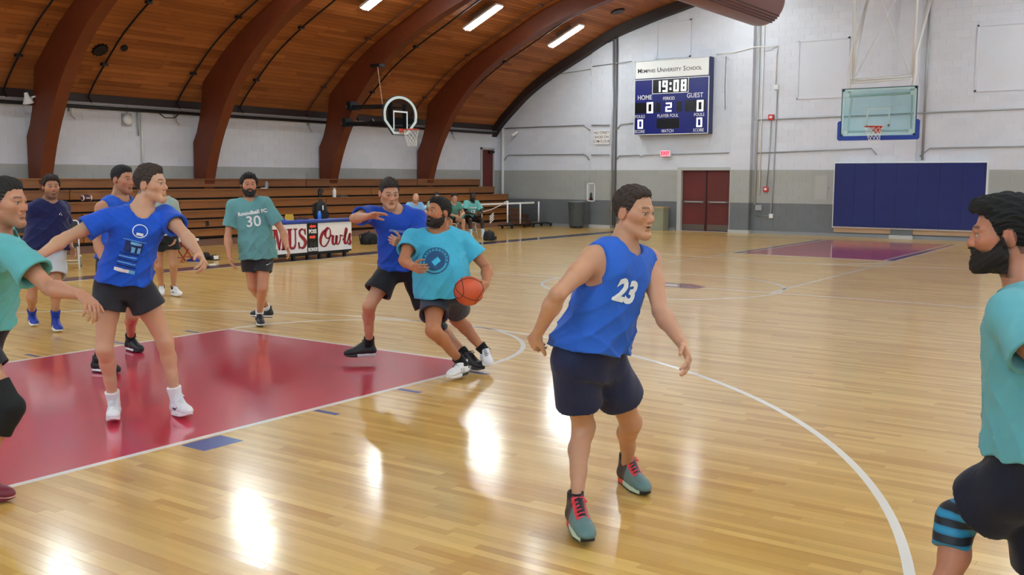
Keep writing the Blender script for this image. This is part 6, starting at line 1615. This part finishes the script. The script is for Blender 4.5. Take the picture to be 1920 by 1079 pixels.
# defender in blue
o = P_(dict(label='man in a dark blue T-shirt and black shorts raising his forearm', H=1.86, D=9.1, face=40, pface=20, hdir=22, hpitch=-14, build=1.05, dbg='defender', h=.008, hC=.007, hh=.0035, hf=.0045, seed=6,
    skin='c8937a', haircol='2e2620', iris='3a2a20', mouth=.003, tor=.53,
    px=dict(pel=(751, 502), nb=(740, 393), head=(730, 363), sR=(692, 400), sL=(785, 408), eR=(664, 410), wR=(690, 406), tR=(722, 396), eL=(786, 462), wL=(752, 458), tL=(728, 448),
            kR=(692, 574), kL=(822, 612), aR=(692, 648), aL=(876, 668), oR=(650, 678), oL=(900, 692)),
    sg=dict(nb=-1, head=-1, sR=-1, sL=1, eR=-1, wR=-1, tR=-1, eL=-1, wL=-1, tL=-1), azR=.17, azL=.12,
    shirt=dict(col='1a47ae', sleeve=.6, hem=-.02, flare=.02, slr=.085, fold=.008), shorts=dict(col='11131a', len=.62, r=.125), sock=dict(col='101115', h=.2), shoe=SH_BLK, hS=.006, curlR=10, curlL=60, palmR=(20, -60),
    kneeL=dict(mat=m_blk, up=.1, dn=.12),
    hairp=dict(top=.010, side=.004, rough=.006, blobs=[((.0, .03, .098), (.058, .045, .03)), ((.03, .05, .09), (.04, .03, .025))])))
v, f = txt2d('~~~~', .12, bold=.01, sx=1.1); on_shirt(o, *quad2(-.13, .12, .0, .022), .02, .36, mat('print_faded', '6c88cc', .8), 'chest_print', tilt=-.25, cut=.03, off=.007); on_shirt(o, *quad2(-.1, .12, -.06, -.035), .02, .36, MATS['print_faded'], 'chest_print', tilt=-.2, cut=.03, off=.007)

# dribbler
BALL = depth(879, 546, 8.1)
o = P_(dict(label='heavy-set bearded man in a bright cyan T-shirt dribbling the ball', H=1.84, D=8.55, face=-12, pface=-20, hdir=-48, hpitch=8, build=1.2, sw=.168, belly=.07, dbg='dribbler', h=.008, hC=.007, hh=.0034, hf=.0045, seed=7,
    skin='b87858', haircol='14100e', beard=.8, beard3d=.0005, beardcol='241812', iris='2a1a12', mouth=.004, tor=.50, jowl=1.12, neck=1.15, arm=1.1, leg=1.08,
    px=dict(pel=(834, 545), nb=(821, 432), head=(822, 399), sR=(772, 446), sL=(868, 450), eR=(757, 488), wR=(775, 502), tR=(794, 507), eL=(913, 503), wL=(911, 534), tL=(897, 548),
            kR=(812, 620), kL=(856, 598), aR=(868, 682), aL=(910, 660), oR=(828, 716), oL=(925, 705)),
    sg=dict(nb=-1, head=-1, sR=-1, sL=-1, eR=-1, wR=-1, tR=-1, eL=-1, wL=-1, tL=-1, daL=.35), azR=.13,
    shirt=dict(col='49b3d3', sleeve=.6, hem=-.10, flare=.01, slr=.094, fold=.008, neck=.088), shorts=dict(col='3a3d4c', len=.60, r=.125, waist=.0), sock=dict(col='101115', h=.2), shoe=SH_WHTBLK, hS=.006, curlR=45, curlL=28, palmL=(-100, -10),
    hairp=dict(top=.006, side=.003, rough=.005, blobs=[((.0, .03, .10), (.062, .05, .028))])))
m_em = mat('print_slate', '1d4e78', .7); n = 28; ang = [2*math.pi*i/n for i in range(n)]
for r1, r0, mm in ((.118, .108, m_em), (.088, .0, m_em)):
    R1 = [(r1*math.cos(a), r1*math.sin(a)*.93) for a in ang]
    if r0: on_shirt(o, R1+[(r0*math.cos(a), r0*math.sin(a)*.93) for a in ang], [(i, (i+1) % n, n+(i+1) % n, n+i) for i in range(n)], -.02, .27, mm, 'chest_emblem', cut=.02)
    else: on_shirt(o, R1, [tuple(range(n))], -.02, .27, mm, 'chest_emblem', cut=.02)
on_shirt(o, *quad2(-.03, .035, -.035, .01), -.02, .27, mat('print_cyan', '3cb4d6', .8), 'chest_emblem', off=.006, tilt=.6)
dash = [[], []]
for i in range(13):
    a = math.pi*(-.08+i*1.16/12); c, s_ = math.cos(a), math.sin(a); q = [(.093, -.008), (.104, -.008), (.104, .008), (.093, .008)]; k = len(dash[0])
    dash[0] += [(x*c-y*s_, (x*s_+y*c)*.93) for x, y in q]; dash[1].append((k, k+1, k+2, k+3))
on_shirt(o, dash[0], dash[1], -.02, .27, m_em, 'chest_emblem', off=.004)

# basketball held at his hip
br = .121
r = empty('basketball', tuple(BALL), 'orange basketball with black seams under the hand of the man in cyan', 'ball')
import bmesh
bm = bmesh.new(); bmesh.ops.create_icosphere(bm, subdivisions=5, radius=br)
m_ball = mat('ball_orange', 'c4502a', .5, bump=.0012, bscale=420, nscale=5, namt=.08); me = bpy.data.meshes.new('ball_skin'); bm.to_mesh(me); bm.free(); me.materials.append(m_ball); me.polygons.foreach_set('use_smooth', [True]*len(me.polygons))
bo = bpy.data.objects.new('ball_skin', me); COL.objects.link(bo); bo.parent = r
mb = MB(); q = br*1.0
mb.tube([(q*math.cos(a), q*math.sin(a), 0) for a in np.linspace(0, 2*math.pi, 49)], .0032, 5, caps=False)
mb.tube([(q*math.cos(a), 0, q*math.sin(a)) for a in np.linspace(0, 2*math.pi, 49)], .0032, 5, caps=False)
for sg_ in (-1, 1):
    pts = []
    for a in np.linspace(0, 2*math.pi, 49):
        v_ = nrm([sg_*.62+.0, .95*math.cos(a)*1., .95*math.sin(a)]); v_ = nrm([sg_*(.75-.28*math.cos(2*a)), math.cos(a)*.8, math.sin(a)*.8]); pts.append(v_*q)
    mb.tube(pts, .0032, 5, caps=False)
sm = mb.obj('ball_seam', mat('seam_black', '120d0c', .6), r); r.rotation_euler = (.5, .35, .9)

# navy man
o = P_(dict(label='man with curly hair in a dark navy T-shirt and white shorts', H=1.82, D=11.1, face=25, pface=20, hdir=38, hpitch=-2, build=1.14, belly=.03, dbg='navy', h=.009, hC=.008, hh=.0045, hf=.0055, seed=8,
    skin='c08a70', haircol='2a1b15', beard=.75, beardcol='4a2a1c', iris='3a2a20', tor=.50,
    px=dict(pel=(86, 465), nb=(93, 378), head=(96, 351), sR=(64, 391), sL=(118, 389), eR=(61, 435), wR=(103, 457), tR=(122, 468), eL=(124, 438), wL=(134, 466), tL=(143, 490),
            kR=(59, 556), kL=(104, 540), aR=(60, 592), aL=(104, 602), oR=(74, 614), oL=(126, 628)),
    sg=dict(nb=-1, head=-1, sR=-1, sL=1, eR=1, wR=-1, tR=-1, eL=1, wL=-1, tL=-1), azR=.11, azL=.11,
    shirt=dict(col='1b1f4e', sleeve=.66, hem=-.02, flare=.045, slr=.092, fold=.009), shorts=dict(col='c9cdd0', len=.70, r=.125), sock=dict(col='1b3a9c', h=.32), shoe=SH_BLUE, hS=.006, curl=25,
    hairp=dict(top=.014, side=.014, back=.02, rough=.009, low=.03, blobs=[((.0, -.08, -.02), (.07, .04, .06)), ((0, .03, .10), (.06, .06, .03))])))
on_shirt(o, [(-.022, 0), (-.012, 0), (.0, .026), (-.004, .028)], [(0, 1, 2, 3)], .075, .38, white_print, 'chest_logo', cut=.02); on_shirt(o, [(-.002, 0), (.02, 0), (.006, .016)], [(0, 1, 2)], .075, .38, white_print, 'chest_logo', cut=.02)

# man in tank top behind the blue one
o = P_(dict(label='black-haired man in a blue tank top behind the man with spread arms', H=1.86, D=9.35, face=50, pface=40, hdir=68, hpitch=-4, build=1.02, dbg='tank', h=.009, hC=.008, hh=.004, hf=.005, seed=9,
    skin='c28c70', haircol='0f0d0d', beard=.45, beardcol='5a382c', iris='2a1a12', tor=.50,
    px=dict(pel=(222, 478), nb=(224, 371), head=(230, 337), sR=(192, 390), sL=(250, 388), eR=(182, 452), wR=(198, 500), tR=(208, 528), eL=(280, 444), wL=(291, 474), tL=(294, 507),
            kR=(205, 610), kL=(248, 592), aR=(184, 676), aL=(244, 638), oR=(212, 694), oL=(282, 661)),
    sg=dict(nb=-1, head=-1, sR=-1, sL=1, eR=-1, wR=-1, tR=-1, eL=-1, wL=-1, tL=-1), azR=.105, azL=.105,
    shirt=dict(col='2458c0', sleeve=0, hem=-.06, flare=.02, fold=.006, neck=.085), shorts=dict(col='1b1c22', len=.6, r=.118), sock=dict(col='101115', h=.22), shoe=SH_BLKLOW, hS=.006, curl=30,
    hairp=dict(top=.006, side=.002, rough=.003, blobs=[((.0, .03, .098), (.055, .045, .024))])))

# man in pale green behind
o = P_(dict(label='man in a pale grey-green shirt and black shorts, head hidden by another', H=1.80, D=14.1, face=20, pface=15, hdir=40, hpitch=0, build=1.0, dbg='pale', h=.011, hC=.010, hh=.006, hf=.007, seed=10,
    skin='c08c74', haircol='2a201a', tor=.50,
    px=dict(pel=(307, 440), nb=(302, 371), head=(301, 349), sR=(281, 380), sL=(325, 382), eR=(279, 418), wR=(284, 440), tR=(292, 449), eL=(332, 420), wL=(327, 450), tL=(321, 466),
            kR=(298, 500), kL=(325, 496), aR=(303, 540), aL=(326, 541), oR=(300, 556), oL=(349, 556)),
    sg=dict(nb=-1, head=-1, sR=-1, sL=1, eR=-1, wR=-1, tR=-1, eL=1, wL=-1, tL=-1), azR=.11, azL=.11,
    shirt=dict(col='9fb3aa', sleeve=.55, hem=-.02, flare=.02, slr=.085, fold=.007), shorts=dict(col='0f1014', len=.5, r=.12), sock=dict(col='24262c', h=.1), shoe=SH_WHITE, hS=.008,
    hairp=dict(top=.006, side=.002, rough=.003)))

# teal man cut by the picture's edge
o = P_(dict(label='man in a teal T-shirt with a black knee sleeve reaching out one arm', H=1.84, D=5.35, face=78, pface=70, hdir=80, hpitch=-3, build=1.04, dbg='tealL', h=.008, hC=.007, hh=.0032, hf=.0038, seed=11,
    skin='c88f78', haircol='1c1714', beard=.35, beardcol='6a4030', iris='3a2a20', tor=.52,
    px=dict(pel=(-45, 605), nb=(-2, 436), head=(12, 380), sR=(22, 470), sL=(-30, 446), eR=(92, 540), wR=(152, 553), tR=(186, 586), eL=(-100, 520), wL=(-90, 590), tL=(-80, 640),
            kR=(20, 765), kL=(-110, 800), aR=(-45, 900), aL=(-190, 900), oR=(42, 935), oL=(-120, 940)),
    sg=dict(nb=-1, head=-1, sR=-1, sL=1, eR=-1, wR=-1, tR=-1, eL=1, wL=-1, tL=-1), azR=.11, azL=.11,
    shirt=dict(col='62b3b4', sleeve=.66, hem=-.04, flare=.03, slr=.098, fold=.010), shorts=dict(col='14151a', len=.55, r=.118), sock=dict(col='d6e0e8', h=.2), shoe=SH_SLIDE, hS=.005, curlR=32, palmR=(20, -75),
    kneeR=dict(mat=mat('sleeve_black', '0d0e12', .8, bump=.002, bscale=30), up=.30, dn=.34, label='black knee sleeve'),
    hairp=dict(top=.004, side=.002, rough=.003, blobs=[((.0, .02, .098), (.055, .05, .024))])))

# big man cut by the other edge
sl = NT('knee_sleeve_print'); tc = sl.n('ShaderNodeTexCoord'); sx_ = sl.n('ShaderNodeSeparateXYZ'); sl.l(tc, 'Object', sx_, 'Vector')
wv = sl.n('ShaderNodeTexWave', Scale=5.5, Distortion=1.5); wv.bands_direction = 'Z'; sl.l(tc, 'Object', wv, 'Vector')
cr = sl.n('ShaderNodeValToRGB'); e_ = cr.color_ramp.elements; e_[0].position = .0; e_[0].color = s2l('1f8fb8'); e_[1].position = .55; e_[1].color = s2l('0c1420'); x_ = e_.new(.45); x_.color = s2l('1a6f96'); sl.l(wv, 'Fac', cr, 'Fac'); sl.l(cr, 'Color', sl.b, 'Base Color')
o = P_(dict(label='black-haired bearded man in a teal T-shirt seen from the side with a striped knee sleeve', H=1.86, D=3.42, face=-100, pface=-85, hdir=-116, hpitch=-4, build=1.08, dbg='right', h=.007, hC=.0065, hh=.0028, hf=.004, seed=12,
    skin='c08068', haircol='0b0a0b', beard=.95, beard3d=.006, beardcol='1c1310', iris='2a1a12', tor=.50,
    px=dict(pel=(1945, 845), nb=(1925, 545), head=(1884, 441), sL=(1896, 585), sR=(1930, 600), eL=(1985, 718), wL=(2060, 850), tL=(2080, 930), eR=(1945, 740), wR=(1990, 850), tR=(2000, 900),
            kL=(1795, 975), kR=(1990, 1130), aL=(1745, 1190), aR=(2070, 1280), oL=(1660, 1230), oR=(2000, 1340)),
    sg=dict(nb=-1, head=-1, sL=-1, sR=1, eL=-1, wL=-1, tL=-1, eR=1, wR=1, tR=1), azR=.11, azL=.11,
    shirt=dict(col='66aeb6', sleeve=.60, hem=-.04, flare=.02, slr=.10, fold=.005), shorts=dict(col='0e1226', len=.74, r=.125), sock=dict(col='eeeef0', h=.2), shoe=SH_BLKWHT, hS=.006,
    kneeL=dict(mat=sl.m, up=.24, dn=.26, label='teal and green striped knee sleeve'),
    hairp=dict(top=.012, side=.006, back=.012, rough=.006, low=.01, blobs=[((.0, .035, .104), (.06, .055, .03)), ((0, .07, .092), (.045, .028, .024))])))

# ---- the bench: four men on folding chairs beyond the scorer table
m_cw = mat('seat_white', 'd8dcdf', .45)
BF = nrm([.92, -.4, 0]); BR = math.atan2(BF[1], BF[0])
bench = [
 (8.1, 'dark-skinned man in a teal jersey and black shorts sitting beside the net', dict(skin='3a2620', haircol='0a0808', beard=.9, beard3d=.002, beardcol='0a0808', iris='1a100c', shirt=dict(col='6cb8b4', sleeve=.8, hem=-.04, flare=.04, slr=.10, fold=.010), shorts=dict(col='101014', len=.7, r=.12), sock=dict(col='b9d9ee', h=.4), shoe=SH_WHITE, hairp=dict(top=.0, side=-.003, rough=.002)), .32),
 (7.22, 'black-haired man in a dark green shirt sitting next to the man in the teal jersey', dict(skin='c89580', haircol='121010', shirt=dict(col='4f8f84', sleeve=.6, hem=-.03, flare=.03, slr=.09, fold=.008), shorts=dict(col='14151a', len=.5, r=.12), sock=dict(col='eeeeee', h=.2), shoe=SH_BLK, hairp=dict(top=.012, side=.008, rough=.005, blobs=[((0, .04, .095), (.07, .05, .03))])), .45),
 (6.5, 'dark-haired seated man in grey-green, almost wholly behind the head of the dribbler', dict(skin='c09078', haircol='1a1614', shirt=dict(col='8fa79a', sleeve=.6, hem=-.03, flare=.03, slr=.09, fold=.008), shorts=dict(col='14151a', len=.5, r=.12), sock=dict(col='eeeeee', h=.2), shoe=SH_WHITE), .3),
 (5.62, 'balding seated man with a beard in a light blue shirt on the folding chairs', dict(skin='dca894', haircol='6a4c40', hair='bald', beard=.7, beardcol='7a4a3a', shirt=dict(col='7fb4e0', sleeve=.6, hem=-.03, flare=.03, slr=.09, fold=.008), shorts=dict(col='22304f', len=.6, r=.12), sock=dict(col='eeeeee', h=.2), shoe=SH_BLK), .35)]
CHN = ['white-backed folding chair under the man in the teal jersey', 'folding chair under the man in the dark green shirt', 'folding chair hidden behind the dribbler, second from the scorer table', 'folding chair under the balding man in light blue']
for (yy, lab, kw, lean), cl_ in zip(bench, CHN):
    x0 = -10.12; d = dict(label=lab, H=1.78, h=.014, hC=.013, fine=False, hh=.009, hS=.010, seed=int(yy*3), build=1.08, curl=30, seated=True, fdir3=BF, hdir3=nrm([.8, -.6, 0]), hpitch=-6, J3=seat_pose(x0, yy, BF, .99, lean)); d.update(kw); o = P_(d)
    if kw is bench[0][2]:
        v, f = txt2d('12', .16, bold=.006); on_shirt(o, v, f, .0, .24, white_print, 'shirt_number', cut=.03, off=.008); on_shirt(o, *quad2(-.11, .11, -.012, .02), .0, .36, white_print, 'shirt_lettering', cut=.03, off=.008)
    c = chair('folding_chair', (x0-.02, yy, 0), BR, m_cw, m_cw, cl_); c['group'] = 'folding chairs of the bench'
